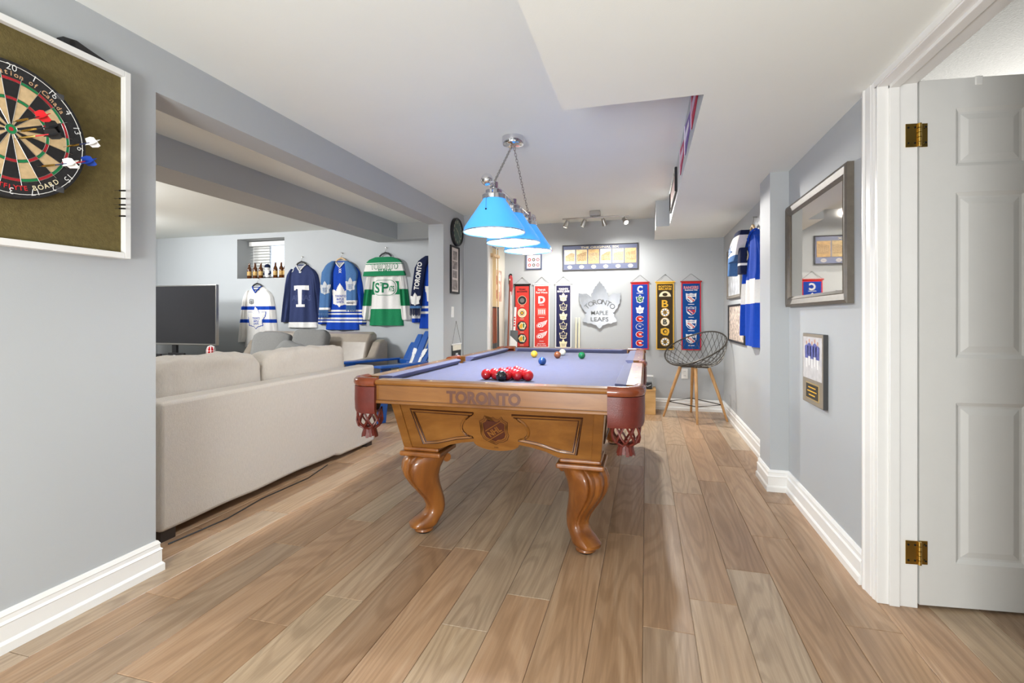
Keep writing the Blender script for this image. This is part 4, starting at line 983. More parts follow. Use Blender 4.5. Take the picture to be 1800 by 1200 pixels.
banner('red banner with four round and profile emblems, leftmost on the back wall', -1.553, 1.545, 0.205, BH, REDB, M('banner_black', (40, 34, 32), 0.85), BLKM, lambda t, fn: em(t, fn, [
    seq(word('CHICAGO', -0.065, 0.022, 0.09, BLACK), word('BLACKHAWKS', -0.095, 0.022, 0.14, BLACK)), disc(0, -0.21, 0.06, [(1, CREAM), (0.93, BLACK), (0.5, GREYF)]), rule(-0.285, 0.05, CREAM),
    seq(disc(0, -0.375, 0.064, [(1, BLACK), (0.93, CREAM), (0.62, REDB), (0.55, CREAM), (0.4, BLACK), (0.25, GOLD)])), rule(-0.452, 0.05, CREAM), profile_head(-0.545, 0.062), rule(-0.625, 0.05, CREAM), profile_head(-0.71, 0.062), rule(-0.79, 0.05, CREAM)]))
banner('red banner with white edging and winged wheel emblems', -1.293, 1.545, 0.205, BH, REDB, WHITE, WHITEP, lambda t, fn: em(t, fn, [
    seq(word('Detroit', -0.075, 0.026, 0.10, WHITE), word('Red Wings', -0.11, 0.026, 0.15, WHITE)), word('D', -0.205, 0.085, 0.09, WHITE, bold=0.05), rule(-0.272, 0.06, WHITE),
    seq(lambda q, fn: q.flat(rect(0, -0.36, 0.11, 0.09), 0, M('faded_red', (226, 128, 116), 0.8), fn(0.002)), *[(lambda dx: (lambda q, fn: q.flat(rect(dx, -0.36, 0.012, 0.055), 0, WHITE, fn(0.003))))(dx) for dx in (-0.036, -0.012, 0.012, 0.036)]), rule(-0.432, 0.07, WHITE), wheel(-0.525, 0.062, WHITE, REDB), rule(-0.60, 0.05, WHITE),
    wheel(-0.665, 0.062, WHITE, REDB), rule(-0.738, 0.06, WHITE), seq(word('EVOLUTION', -0.770, 0.012, 0.10, WHITE), word('OF THE GAME', -0.792, 0.012, 0.13, WHITE))]))
banner('dark navy banner with a column of six white leaves', -1.012, 1.545, 0.205, BH, NAVYB, WHITE, WHITEP, lambda t, fn: em(t, fn, [
    seq(word('TORONTO', -0.070, 0.024, 0.12, WHITE, bold=0.03), word('MAPLE LEAFS', -0.100, 0.024, 0.155, WHITE, bold=0.03))] + [
    lf(z, 0.115, CREAM, None if k in (0, 2, 5) else NAVYB, NAVYB if k in (0, 2, 5) else CREAM) for k, z in enumerate((-0.175, -0.295, -0.415, -0.535, -0.655, -0.765))]))
banner('blue banner with red edging and a white letter C at the top', -0.068, 1.545, 0.205, BH, BLUEB, RED, M('red_rod', (176, 44, 40), 0.5), lambda t, fn: em(t, fn, [
    seq(word('C', -0.085, 0.072, 0.065, WHITE, bold=0.05)), rule(-0.135, 0.08, WHITE), seq(lf(-0.205, 0.11, WHITE, GREENP), word('C', -0.205, 0.04, 0.03, WHITE)), lf(-0.335, 0.11, WHITE, None, BLUEB),
    big_c(-0.45, 0.036, RED, RED, WHITE, 'A'), big_c(-0.545, 0.036, BLUEB, RED, WHITE, '-'), big_c(-0.64, 0.036, RED, RED, WHITE, 'H'), big_c(-0.745, 0.036, RED, RED, WHITE, 'H')]))
banner('dark brown banner with gold edging and letter B emblems', 0.225, 1.545, 0.205, BH, BROWNB, GOLD, GOLD, lambda t, fn: em(t, fn, [
    seq(word('BOSTON', -0.058, 0.022, 0.15, GOLD, bold=0.03), word('BRUINS', -0.088, 0.022, 0.15, GOLD, bold=0.03)),
    seq(lambda q, fn: q.flat([(0.068 * math.cos(a), -0.18 + 0.065 * math.sin(a)) for a in [PI * k / 14 for k in range(15)]], 0, CREAM, fn(0.002)), lambda q, fn: q.flat(circ(0, -0.155, 0.03, rz=0.02), 0, BROWNB, fn(0.003))), word('B', -0.265, 0.085, 0.075, GOLD, bold=0.02),
    spoke_b(-0.37, 0.052), seq(disc(0, -0.485, 0.052, [(1, GOLD), (0.92, WHITE), (0.8, CREAM)]), word('B', -0.485, 0.055, 0.045, BLACK, bold=0.04)),
    seq(lambda q, fn: q.flat([(-.05, -.57), (.0, -.555), (.045, -.57), (.05, -.61), (.03, -.65), (-.02, -.645), (-.05, -.62)], 0, GOLD, fn(0.002)), lambda q, fn: q.flat(circ(0, -0.60, 0.026), 0, BROWNB, fn(0.003)), lambda q, fn: q.flat(circ(0.004, -0.602, 0.016), 0, GOLD, fn(0.0036))), spoke_b(-0.725, 0.052)]))
banner('blue banner with red edging and four striped shields, rightmost on the back wall', 0.522, 1.545, 0.22, BH, DBLUEB, RED, M('red_rod', (176, 44, 40), 0.5), lambda t, fn: em(t, fn, [
    seq(word('RANGERS', -0.075, 0.034, 0.165, M('pale_red', (226, 150, 150), 0.8), bold=0.03), word('Established 1926', -0.105, 0.016, 0.14, WHITE)),
    rshield(-0.20, 0.115), rule(-0.275, 0.07, WHITE), rshield(-0.355, 0.105, True), rule(-0.43, 0.06, WHITE), rshield(-0.515, 0.115), rule(-0.59, 0.07, WHITE), rshield(-0.685, 0.115), rule(-0.765, 0.07, WHITE)]))
banner('small black pennant with white hem hanging beside the light switch', 2.2, 0.80, 0.26, 0.22, BLACK, M('pennant_black', (38, 37, 36), 0.8), WHITEP, lambda t, fn: em(t, fn, [
    seq(lambda q, fn: q.flat(rect(0, -0.035, 0.255, 0.075), 0, M('cream_hem', (226, 222, 206), 0.8), fn(0.003))), seq(lambda q, fn: q.flat(rect(0, -0.15, 0.07, 0.09), 0, GREYK, fn(0.002)), lambda q, fn: q.flat(circ(0, -0.14, 0.018, 14), 0, NAVYB, fn(0.003)), lambda q, fn: q.flat(circ(0, -0.172, 0.014, 14), 0, NAVYB, fn(0.003)))]), rz=LEFT, loc=(XL, 5.20, 0.815), cord=0.255, bow=0.004)

# --- steel leaf
t = thing('steel_leaf_sign', 'brushed steel maple leaf sign on the back wall', 'sign', (-0.555, YB, 1.275))
K = 0.600
LV = MB().prism([(a * K, b * K) for a, b in LEAF], -0.022, -0.018, M('leaf_steel', (128, 129, 130), 0.32, 1.0, var=0.12, vscale=9, stretch=(1, 1, 0.15)))
LV.build('leaf_plate', t)
q = MB(); q.arctext('TORONTO', 0.0, -0.20, 0.235, 0.062, -0.0228, M('sign_cutout', (92, 94, 95), 0.6), -42, 42, bold=0.015)
q.text('MAPLE', 0, -0.105, 0.052, -0.0228, MATS['sign_cutout'], w=0.21, bold=0.015).text('LEAFS', 0, -0.185, 0.052, -0.0228, MATS['sign_cutout'], w=0.22, bold=0.015)
q.build('lettering', t, label='cut-out words TORONTO MAPLE LEAFS')
for s in (-0.1, 0.1): MB().lathe([(0.008, -0.018), (0.008, 0)], STEEL, 10, c=(s, 0, 0.02), axis='y').build('standoff', t)

# --- "The Original Six" panorama
t = picture('panorama_picture', 'wide picture of six old arenas titled THE ORIGINAL SIX', 'picture', (-0.555, YB, 1.868), 0, 0.935, 0.322, 0.012, M('panorama_edge', (84, 82, 84), 0.4), 0.022, M('panorama_blue', (92, 99, 126), 0.5, var=0.05))
MB().text('THE ORIGINAL SIX', 0, 0.125, 0.024, -0.0135, CREAM, w=0.47, bold=0.01).build('title', t)
for k in range(6):
    x = -0.375 + k * 0.150
    ph = MB().box(x - 0.068, x + 0.068, -0.0150, -0.011, -0.080, 0.100, M('arena_print_%d' % (k % 3), [(226, 216, 194), (222, 196, 146), (206, 170, 116)][k % 3], 0.5, var=0.22, vscale=38)).build('arena_photo', t)
    bl = MB(); cc = M('arena_dark_%d' % (k % 2), [(178, 154, 118), (170, 140, 100)][k % 2], 0.6, var=0.4, vscale=70)
    rf = [(x - 0.055, -0.045), (x + 0.06, -0.045), (x + 0.06, 0.05 + 0.02 * (k % 2)), (x + 0.01, 0.06), (x - 0.055, 0.02 + 0.015 * (k % 3))]
    bl.flat(rf, -0.0153, cc)
    for j in range(5): bl.flat(rect(x - 0.04 + j * 0.021, -0.005 + 0.004 * ((j + k) % 3), 0.006 + 0.003 * (k % 2), 0.04 + 0.008 * ((k + j) % 2)), -0.0156, M('arena_light', (190, 164, 124), 0.6, var=0.3, vscale=60))
    bl.build('arena_facade', ph)
    MB().flat(circ(x, -0.118, 0.030, rz=0.022), -0.0135, M('oval_print', (228, 226, 226), 0.6, var=0.08, vscale=90)).flat(circ(x, -0.118, 0.014, 12, rz=0.009), -0.0140, M('oval_mark', (206, 203, 208), 0.6)).build('oval_logo', t)
t = picture('small_logo_picture', 'small framed picture of coloured logos below the billiard lamp', 'picture', (-1.40, YB, 1.835), 0, 0.215, 0.205, 0.016, M('slate_frame', (86, 96, 124), 0.5), 0.02, M('pale_print', (222, 216, 220), 0.6))
for k in range(6):
    x = -0.055 + (k % 3) * 0.055; z = -0.045 + (k // 3) * 0.07
    MB().flat(circ(x, z, 0.02, 14), -0.0115, [RED, NAVYB, M('crimson_print', (150, 40, 60), 0.6)][k % 3]).flat(circ(x, z, 0.011, 12), -0.012, [WHITE, CREAM, WHITE][k % 3]).build('logo', t)

# --- clock and narrow collage on the left wall
t = thing('wall_clock', 'round wall clock with green face and black rim', 'clock', (XL, 5.195, 2.082), LEFT)
MB().lathe([(0.158, -0.001), (0.160, -0.03), (0.150, -0.040), (0.140, -0.034), (0.140, -0.012)], BLACK, 48, axis='y', cap=False).build('rim', t, smooth=SM)
MB().lathe([(0.0, -0.014), (0.142, -0.014)], M('clock_face', (78, 112, 86), 0.5, var=0.1), 40, axis='y', cap=False).build('dial', t)
for k in range(12):
    a = 2 * PI * k / 12
    MB().text(str(12 if k == 0 else k), 0.112 * math.sin(a), 0.112 * math.cos(a), 0.028, -0.0155, CREAM, bold=0.02).build('numeral', t)
for a, l, w in ((2.4, 0.10, 0.006), (5.3, 0.07, 0.008)):
    d = (math.sin(a), math.cos(a)); MB().prism([(-d[1] * w/2, d[0] * w/2), (d[1] * w/2, -d[0] * w/2), (d[0] * l + d[1] * w/4, d[1] * l - d[0] * w/4), (d[0] * l - d[1] * w/4, d[1] * l + d[0] * w/4)], -0.020, -0.018, CREAM).build('hand', t)
MB().lathe([(0.141, -0.030), (0.0, -0.034)], M('clock_glass', (240, 244, 244), 0.03, trans=1.0, var=0), 40, axis='y', cap=False).build('glass', t, smooth=SM)
t = picture('narrow_collage', 'tall narrow black frame of small photographs under the clock', 'picture', (XL, 5.15, 1.650), LEFT, 0.25, 0.535, 0.022, BLACK, 0.022, M('mat_board', (222, 214, 208), 0.6))
for z, w, h in ((0.16, 0.12, 0.10), (0.05, 0.14, 0.09), (-0.05, 0.13, 0.08), (-0.17, 0.15, 0.11)):
    MB().box(-w/2, w/2, -0.0125, -0.011, z - h/2, z + h/2, PHOTO2).build('photograph', t)

# --- right wall
t = picture('large_mirror', 'large pewter-framed mirror on the right wall nearest the door', 'mirror', (XR, 2.965, 1.497), RIGHT, 0.985, 0.625, 0.062, FRAMEG, 0.034, MIRROR)
o = [c for c in t.children if c.name.startswith('picture')][0]; o.name = 'mirror_glass'
t = thing('photo_plaque', 'grey plaque with a hockey team photograph on the right wall below the mirror', 'plaque', (XR, 2.955, 0.842), RIGHT)
MB().box(-0.165, 0.165, -0.022, -0.001, -0.19, 0.19, M('plaque_side', (58, 58, 58), 0.4)).box(-0.163, 0.163, -0.0235, -0.022, -0.188, 0.188, M('plaque_face', (142, 132, 116), 0.4)).build('board', t, bevel=0.002)
ph = MB().box(-0.150, 0.150, -0.0248, -0.0235, -0.055, 0.172, M('ice_print', (206, 204, 204), 0.3, var=0.14, vscale=26)).build('photograph', t)
q = MB()
for k in range(5):
    x = -0.09 + k * 0.045; z = 0.10 + 0.012 * (k % 2)
    q.flat([(x - 0.026, z - 0.045), (x + 0.026, z - 0.045), (x + 0.03, z + 0.02), (x, z + 0.03), (x - 0.03, z + 0.02)], -0.0254, M('photo_blue', (86, 92, 160), 0.4, var=0.4, vscale=60))
    q.flat(circ(x, z + 0.04, 0.011, 10), -0.0252, M('photo_skin', (196, 150, 130), 0.5, var=0.3, vscale=80))
    q.flat(rect(x, z - 0.07, 0.018, 0.05), -0.0252, WHITE)
q.build('figures', ph)
pl_ = MB().box(-0.105, 0.105, -0.0250, -0.0235, -0.165, -0.075, M('gold_plate', (206, 178, 116), 0.3, 0.6)).box(-0.098, 0.098, -0.0255, -0.0250, -0.158, -0.082, M('plate_black', (44, 40, 32), 0.4, var=0.3, vscale=30)).build('nameplate', t)
q = MB()
for z, w in ((-0.10, 0.12), (-0.12, 0.15), (-0.14, 0.10)): q.flat(rect(0, z, w, 0.006), -0.0257, GOLD)
q.build('engraving', pl_)
picture('action_picture', 'upper framed hockey photograph beside the blue jersey on the right wall', 'picture', (XR, 5.42, 1.575), RIGHT, 0.78, 0.53, 0.035, M('grey_frame', (132, 126, 116), 0.4), 0.028, M('ice_photo', (196, 200, 204), 0.35, var=0.35, vscale=12))
picture('team_picture', 'lower framed hockey team photograph beside the blue jersey on the right wall', 'picture', (XR, 5.30, 1.055), RIGHT, 0.90, 0.385, 0.02, BLACK, 0.025, M('crowd_photo', (206, 186, 172), 0.35, var=0.7, vscale=40))

# --- soffit pennants and picture (facing left)
for k, (y, c1, c2) in enumerate(((2.52, (176, 34, 66), (206, 180, 206)), (2.95, (120, 96, 160), (232, 226, 236)), (3.38, (186, 60, 96), (214, 196, 212)))):
    t = thing('felt_pennant', ['crimson felt pennant on the soffit side nearest the camera', 'lavender felt pennant in the middle of the soffit side', 'pink felt pennant farthest along the soffit side'][k], 'pennant', (0.235, y, 2.19), RIGHT, group='pennants on the soffit side')
    MB().prism([(-0.20, -0.085), (-0.20, 0.085), (0.20, 0.03), (0.20, -0.03)], -0.006, -0.001, M('pennant_%d' % k, c1, 0.8)).build('felt', t)
    MB().prism([(-0.205, -0.09), (-0.205, 0.09), (-0.175, 0.085), (-0.175, -0.085)], -0.009, -0.006, M('pennant_band_%d' % k, c2, 0.8)).build('band', t)
    MB().flat([(-0.15, -0.03), (0.10, -0.018), (0.10, 0.018), (-0.15, 0.03)], -0.0066, MATS['pennant_band_%d' % k]).build('printed_stripe', t)
picture('soffit_picture', 'long thin black-framed picture on the soffit side near the back', 'picture', (0.235, 4.40, 2.185), RIGHT, 0.85, 0.19, 0.015, BLACK, 0.02, M('faded_photo', (206, 176, 170), 0.5, var=0.4, vscale=20))

# --- cue rack with cues, alcove poster and sticks in the corner
AX = -1.792
t = thing('cue_rack', 'pale wooden cue rack on the alcove wall', 'cue rack', (AX, 5.66, 0), LEFT)
MB().box(-0.13, 0.13, -0.055, 0, 1.84, 1.875, PALEW).build('clip_bar', t, bevel=0.004); MB().box(-0.14, 0.14, -0.075, 0, 0.475, 0.505, PALEW).build('base_shelf', t, bevel=0.004)
for k, (dy, lb) in enumerate(((-0.095, 'pool cue nearest the corner trim in the rack'), (-0.045, 'second pool cue from the trim in the rack'), (0.005, 'third pool cue from the trim in the rack'), (0.100, 'pool cue apart from the others at the rack end'))):
    c = thing('pool_cue', lb, 'pool cue', (AX + 0.045, 5.66 + dy, 0.505), 0, 'pool cues in the wall rack')
    c.rotation_euler = (0, -0.006, 0)
    MB().lathe([(0.014, 0.0), (0.0135, 0.30)], M('cue_grip', (72, 74, 74), 0.7, var=0.2), 12).build('grip', c, smooth=SM)
    MB().lathe([(0.0135, 0.30), (0.0115, 0.72)], CUEB if k < 3 else M('cue_dark', (64, 66, 64), 0.4), 12).build('butt', c, smooth=SM)
    MB().lathe([(0.0117, 0.72), (0.0117, 0.735)], BLACK, 12).build('joint', c); MB().lathe([(0.011, 0.735), (0.0065, 1.44)], CUEW, 12).build('shaft', c, smooth=SM)
    MB().lathe([(0.0065, 1.44), (0.006, 1.455)], M('cue_tip', (60, 100, 150), 0.8), 10).build('tip', c)
t = thing('alcove_poster', 'tall faded poster of players on the alcove wall', 'poster', (AX, 5.865, 1.51), LEFT)
MB().box(-0.17, 0.17, -0.004, -0.001, -0.195, 0.195, M('poster_print', (206, 168, 148), 0.6, var=0.30, vscale=9)).build('sheet', t)
for z, x, c in ((0.07, -0.06, (150, 70, 60)), (-0.02, 0.05, (220, 214, 206)), (-0.11, -0.04, (146, 60, 54)), (0.12, 0.08, (226, 220, 214))):
    MB().flat([(x - 0.06, z - 0.05), (x + 0.05, z - 0.06), (x + 0.065, z + 0.03), (x, z + 0.06), (x - 0.05, z + 0.02)], -0.0046, M('poster_%d' % int(x * 1000), c, 0.6, var=0.3, vscale=30)).build('printed_figure', t)
def lean(name, label, cat, pts_build, base, rx, ry, group='sticks leaning in the back left corner'):
    t = thing(name, label, cat, base, 0, group); t.rotation_euler = (rx, ry, 0); pts_build(t); return t
def hs(t):
    MB().box(-0.012, 0.012, -0.009, 0.009, 0, 1.45, M('stick_shaft', (222, 220, 216), 0.4, var=0.1)).build('shaft', t, bevel=0.003)
    bl = [(-0.012, 1.42), (0.014, 1.40), (0.030, 1.50), (0.030, 1.62), (0.018, 1.68), (-0.004, 1.685), (-0.024, 1.66), (-0.026, 1.55)]
    MB().prism(bl, -0.006, 0.006, M('stick_red', (176, 60, 62), 0.5, var=0.2)).build('blade', t, bevel=0.003)
    MB().prism([(-0.026, 1.55), (-0.024, 1.66), (-0.004, 1.685), (0.018, 1.68), (0.026, 1.655), (0.0, 1.665), (-0.014, 1.64), (-0.016, 1.55)], -0.0068, 0.0068, BLACK).build('tape', t)
lean('hockey_stick', 'hockey stick standing blade up with a red and black blade', 'hockey stick', hs, (-1.64, 6.05, 0.0), -0.05, -0.035)
def gs(t):
    MB().box(-0.013, 0.013, -0.010, 0.010, 0.55, 1.25, WHITE).build('shaft', t, bevel=0.003)
    MB().box(-0.050, 0.050, -0.012, 0.012, 0.14, 0.95, M('paddle_grey', (92, 98, 100), 0.5)).build('paddle', t, bevel=0.004)
    MB().prism([(-0.05, 0.14), (0.05, 0.14), (0.30, 0.06), (0.30, 0.0), (-0.05, 0.0)], -0.011, 0.011, M('paddle_grey', (92, 98, 100), 0.5)).build('blade', t, bevel=0.004)
    MB().prism([(-0.048, 0.60), (0.048, 0.52), (0.048, 0.80), (-0.048, 0.88)], -0.0132, -0.012, WHITE).text('TO', 0.01, 0.66, 0.045, -0.0136, BLACK, bold=0.03).build('white_print', t)
    for k_ in range(4): MB().flat(rect(0, 1.01 + 0.035 * k_, 0.018, 0.022), -0.0104, RED).build('red_mark', t)
lean('goalie_stick', 'wide grey and white goalie stick beside the leftmost red banner', 'hockey stick', gs, (-1.66, 6.00, 0.0), -0.09, 0.03)
def wc(t): MB().lathe([(0.016, 0), (0.012, 0.7), (0.008, 1.52), (0.007, 1.60)], CUEB, 12).build('shaft', t, smooth=SM); MB().lathe([(0.0075, 1.60), (0.007, 1.62)], CREAM, 10).build('ferrule', t)
lean('wooden_cue', 'brown wooden cue leaning in the back left corner', 'pool cue', wc, (-1.70, 5.95, 0.0), -0.10, 0.0)
for k, x in enumerate((-0.845, -0.806)):
    lean('cream_pole', ['left one of two cream poles leaning on the back wall', 'right one of two cream poles leaning on the back wall'][k], 'pole', lambda t: (MB().lathe([(0.011, 0.0), (0.010, 1.10)], M('cream_pole_paint', (226, 218, 188), 0.5), 12).build('pole', t, smooth=SM), MB().sphere((0, 0, 1.105), 0.012, MATS['cream_pole_paint'], 12, 8).build('end_cap', t, smooth=SM)), (x, 6.07, 0.0), -0.085, 0.0, 'cream poles on the back wall')

# --- dartboard on its pin panel
t = thing('pin_board', 'olive pin panel in a white frame around the dartboard', 'panel', (XL, 1.124, 1.741), LEFT)
MB().box(-0.38, 0.38, -0.022, -0.001, -0.358, 0.358, OLIVE).build('pinboard', t)
for a in (-1, 1):
    MB().box(a * 0.391 - 0.012, a * 0.391 + 0.012, -0.045, -0.001, -0.381, 0.381, TRIM).build('frame_strip', t, bevel=0.002)
    MB().box(-0.379, 0.379, -0.045, -0.001, a * 0.369 - 0.012, a * 0.369 + 0.012, TRIM).build('frame_strip', t, bevel=0.002)
DC = (XL + 0.022, 1.124, 1.745)
t = thing('dartboard', 'round dartboard with black, cream, red and green beds', 'dartboard', DC, LEFT)
MB().lathe([(0.2255, 0.0), (0.2255, -0.036), (0.2235, -0.038), (0.0, -0.038)], M('board_black', (34, 33, 34), 0.8, var=0.2, vscale=60, bump=0.2, bscale=300), 64, axis='y').build('body', t, smooth=0.5)
DK = M('bed_black', (30, 29, 30), 0.9, var=0.2, vscale=80); LT = M('bed_cream', (206, 178, 134), 0.9, var=0.12, vscale=60); RD = M('bed_red', (172, 34, 44), 0.9, var=0.1); GN = M('bed_green', (24, 126, 72), 0.9, var=0.1)
def sector(q, r0, r1, a0, a1, y, mat):
    n = 4; A = [math.radians(a0 + (a1 - a0) * k / n) for k in range(n + 1)]
    q.flat([(r0 * math.sin(a), r0 * math.cos(a)) for a in A] + [(r1 * math.sin(a), r1 * math.cos(a)) for a in reversed(A)], y, mat)
for k in range(20):
    a0, a1 = k * 18 - 9, k * 18 + 9; dk = k % 2 == 0; q = MB()
    sector(q, 0.016, 0.0975, a0, a1, -0.0386, DK if dk else LT); sector(q, 0.1075, 0.160, a0, a1, -0.0386, DK if dk else LT)
    sector(q, 0.0975, 0.1075, a0, a1, -0.0386, RD if dk else GN); sector(q, 0.160, 0.170, a0, a1, -0.0386, RD if dk else GN)
    q.build('bed', t)
MB().flat(circ(0, 0, 0.016), -0.0386, GN).flat(circ(0, 0, 0.0065), -0.0390, RD).build('bullseye', t)
q = MB()
for k in range(20):
    a = math.radians(k * 18 + 9); q.tube([(0.016 * math.sin(a), -0.0392, 0.016 * math.cos(a)), (0.182 * math.sin(a), -0.0392, 0.182 * math.cos(a))], 0.0008, STEEL, 4)
for r in (0.016, 0.0975, 0.1075, 0.160, 0.170): q.tube([(r * math.sin(2 * PI * k / 60), -0.0392, r * math.cos(2 * PI * k / 60)) for k in range(60)], 0.0007, STEEL, 4, closed=True)
q.build('wire_spider', t)
MB().tube([(0.212 * math.sin(2 * PI * k / 60), -0.040, 0.212 * math.cos(2 * PI * k / 60)) for k in range(60)], 0.0011, WHITEP, 5, closed=True).build('number_ring', t)
for k, nm in enumerate([20, 1, 18, 4, 13, 6, 10, 15, 2, 17, 3, 19, 7, 16, 8, 11, 14, 9, 12, 5]):
    a = math.radians(k * 18); MB().text(str(nm), 0.2045 * math.sin(a), 0.2045 * math.cos(a), 0.022, -0.0405, WHITE, rot=-a, bold=-0.008).build('number', t)
MB().arctext('Dart Federation of Canada', 0, 0, 0.185, 0.0165, -0.0388, M('board_print_red', (206, 164, 124), 0.8), -52, 52, bold=0.015).build('arc_lettering', t)
q = MB().arctext('SWIFTFLYTE', 0, 0, 0.1905, 0.015, -0.0388, M('board_red_print', (206, 40, 44), 0.8), 205, 168, bold=0.02, inward=True); q.arctext('BOARD', 0, 0, 0.1905, 0.016, -0.0388, CREAM, 160, 138, bold=0.01, inward=True); q.build('maker_lettering', t)
for a in (40, 140): 
    r = math.radians(a); c = (0.2165 * math.sin(r), 0.2165 * math.cos(r)); MB().box(c[0] - 0.012, c[0] + 0.012, -0.041, -0.036, c[1] - 0.010, c[1] + 0.010, M('clip_grey', (70, 70, 72), 0.6)).build('ring_clip', t)
def dart(x, z, fl, lb, tilt=(0, 0), shaft=BLACK):
    c = thing('dart', lb, 'dart', (DC[0] + 0.036, DC[1] + x, DC[2] + z), LEFT, 'darts in the dartboard')
    d = Vector((tilt[0], -1, tilt[1])).normalized(); p = lambda k: tuple(d * k)
    MB().tube([p(0), p(0.022)], [0.0008, 0.0012], STEEL, 6).build('point', c); MB().tube([p(0.020), p(0.028), p(0.062), p(0.070)], [0.002, 0.0035, 0.0035, 0.0025], BRASS, 10).build('barrel', c, smooth=SM)
    MB().tube([p(0.070), p(0.110)], 0.0022, shaft, 8).build('shaft', c)
    f = MB()
    for a in range(4):
        u = Vector((math.cos(a * PI / 2 + 0.78), 0, math.sin(a * PI / 2 + 0.78)))
        A = [d * 0.098, d * 0.106 + u * 0.017, d * 0.128 + u * 0.020, d * 0.140 + u * 0.016, d * 0.140]
        f.add([A[0], A[1], A[2], A[3], A[4]], [(0, 1, 2, 3, 4)], fl)
    f.build('flight', c)
FR, FW, FB = M('flight_red', (206, 36, 44), 0.4), WHITE, M('flight_blue', (28, 66, 160), 0.4)
DBL = M('dart_navy', (34, 44, 84), 0.4)
dart(0.150, -0.010, FW, 'dart with white flight and blue shaft near the number six', (0.15, 0.10), DBL); dart(0.128, -0.082, FB, 'dart with blue flight low on the right of the board', (0.25, 0.12), FR); dart(0.070, -0.105, FW, 'dart with white flight below the bullseye', (0.25, 0.10), DBL)
dart(0.000, 0.022, FR, 'dart with red flight just above the bullseye', (0.15, 0.12)); dart(0.012, -0.006, BLACK, 'dart with black flight right of the bullseye', (0.35, 0.20)); dart(0.004, -0.032, BLACK, 'dart with black flight just under the bullseye', (0.45, 0.22), FR)
t = thing('black_clip', 'flat black clip lying on top of the dartboard frame', 'clip', (XL + 0.025, 1.37, 2.122), LEFT)
MB().prism([(-0.085, 0.0), (-0.085, 0.022), (-0.04, 0.030), (0.0, 0.020), (0.09, 0.0)], -0.018, 0.018, BLACK).build('clip_body', t, bevel=0.003); MB().lathe([(0.010, -0.019), (0.010, -0.012)], BLKM, 10, c=(-0.055, 0, 0.012), axis='y').build('pivot', t)
for k, z in enumerate((1.632, 1.600, 1.575, 1.560, 1.530)):
    c = thing('spare_dart_point', ['topmost', 'second', 'third', 'fourth', 'lowest'][k] + ' of five spare dart points stuck in the olive panel edge', 'dart point', (XL + 0.021, 1.478, z), LEFT, 'spare dart points in the olive panel')
    MB().tube([(0, 0, 0), (0.004, -0.022, -0.001)], [0.001, 0.0018], STEEL, 6).build('point', c); MB().tube([(0.004, -0.022, -0.001), (0.008, -0.048, -0.002)], 0.0032, BLKM, 8).build('grip', c)

# --- jerseys
def interp(tab, z):
    if z >= tab[0][0]: return tab[0][1:]
    for a, b in zip(tab, tab[1:]):
        if z >= b[0]:
            u = (a[0] - z) / (a[0] - b[0]); return tuple(p * (1 - u) + q2 * u for p, q2 in zip(a[1:], b[1:]))
    return tab[-1][1:]
def piece(tab, zs_, mfn, puff, folds, seed, ncol=18, y0=0.006):
    """cloth hanging flat against the wall: tab rows (z, xl, xr)"""
    q = MB()
    def depth(x, z):
        xl, xr = interp(tab, z); s = (x - xl) / max(1e-6, xr - xl); s = max(0, min(1, s))
        k = min(1.0, max(0, (tab[0][0] - z) / 0.35))
        return -(y0 + puff * max(0.0, math.sin(PI * s)) ** 0.55 + folds * k * (math.sin(s * 13 + seed + z * 2.5) * 0.6 + math.sin(s * 23 + seed * 2 - z * 3) * 0.4) * min(1, 4 * s * (1 - s) * 1.6))
    n = ncol + 1; fr = []; bk = []
    for z in zs_:
        xl, xr = interp(tab, z)
        for i in range(n):
            x = xl + (xr - xl) * i / ncol; zz = z
            fr.append((x, depth(x, z), zz)); bk.append((x, -y0 * 0.5, zz))
    L = len(zs_)
    for j in range(L - 1):
        mt = mfn((zs_[j] + zs_[j+1]) / 2)
        for lay in (fr, bk):
            for i in range(ncol): q.add([lay[j*n + i], lay[j*n + i + 1], lay[(j+1)*n + i + 1], lay[(j+1)*n + i]], [(0, 1, 2, 3)], mt)
        for i in (0, ncol): q.add([fr[j*n + i], fr[(j+1)*n + i], bk[(j+1)*n + i], bk[j*n + i]], [(0, 1, 2, 3)], mt)
    for j in (0, L - 1):
        mt = mfn(zs_[j] + (-0.001 if j == 0 else 0.001))
        for i in range(ncol): q.add([fr[j*n + i], fr[j*n + i + 1], bk[j*n + i + 1], bk[j*n + i]], [(0, 1, 2, 3)], mt)
    return q, depth
def weld_build(q, name, parent):
    o = q.build(name, parent); me = o.data; bm = bmesh.new(); bm.from_mesh(me); bmesh.ops.remove_doubles(bm, verts=bm.verts, dist=1e-5); bmesh.ops.recalc_face_normals(bm, faces=bm.faces); bm.to_mesh(me); bm.free()
    me.polygons.foreach_set('use_smooth', [True] * len(me.polygons)); me.set_sharp_from_angle(angle=1.0); return o
def rows_for(z0, z1, cuts, step=0.03):
    zs_ = set([round(z0, 4), round(z1, 4)]); z = z0
    while z > z1: zs_.add(round(z, 4)); z -= step
    for c in cuts:
        if z1 < c < z0: zs_.add(round(c, 4))
    return sorted(zs_, reverse=True)
def band(base, bands):
    def f(z):
        for a, b, m_ in bands:
            if b <= z <= a: return m_
        return base
    return f
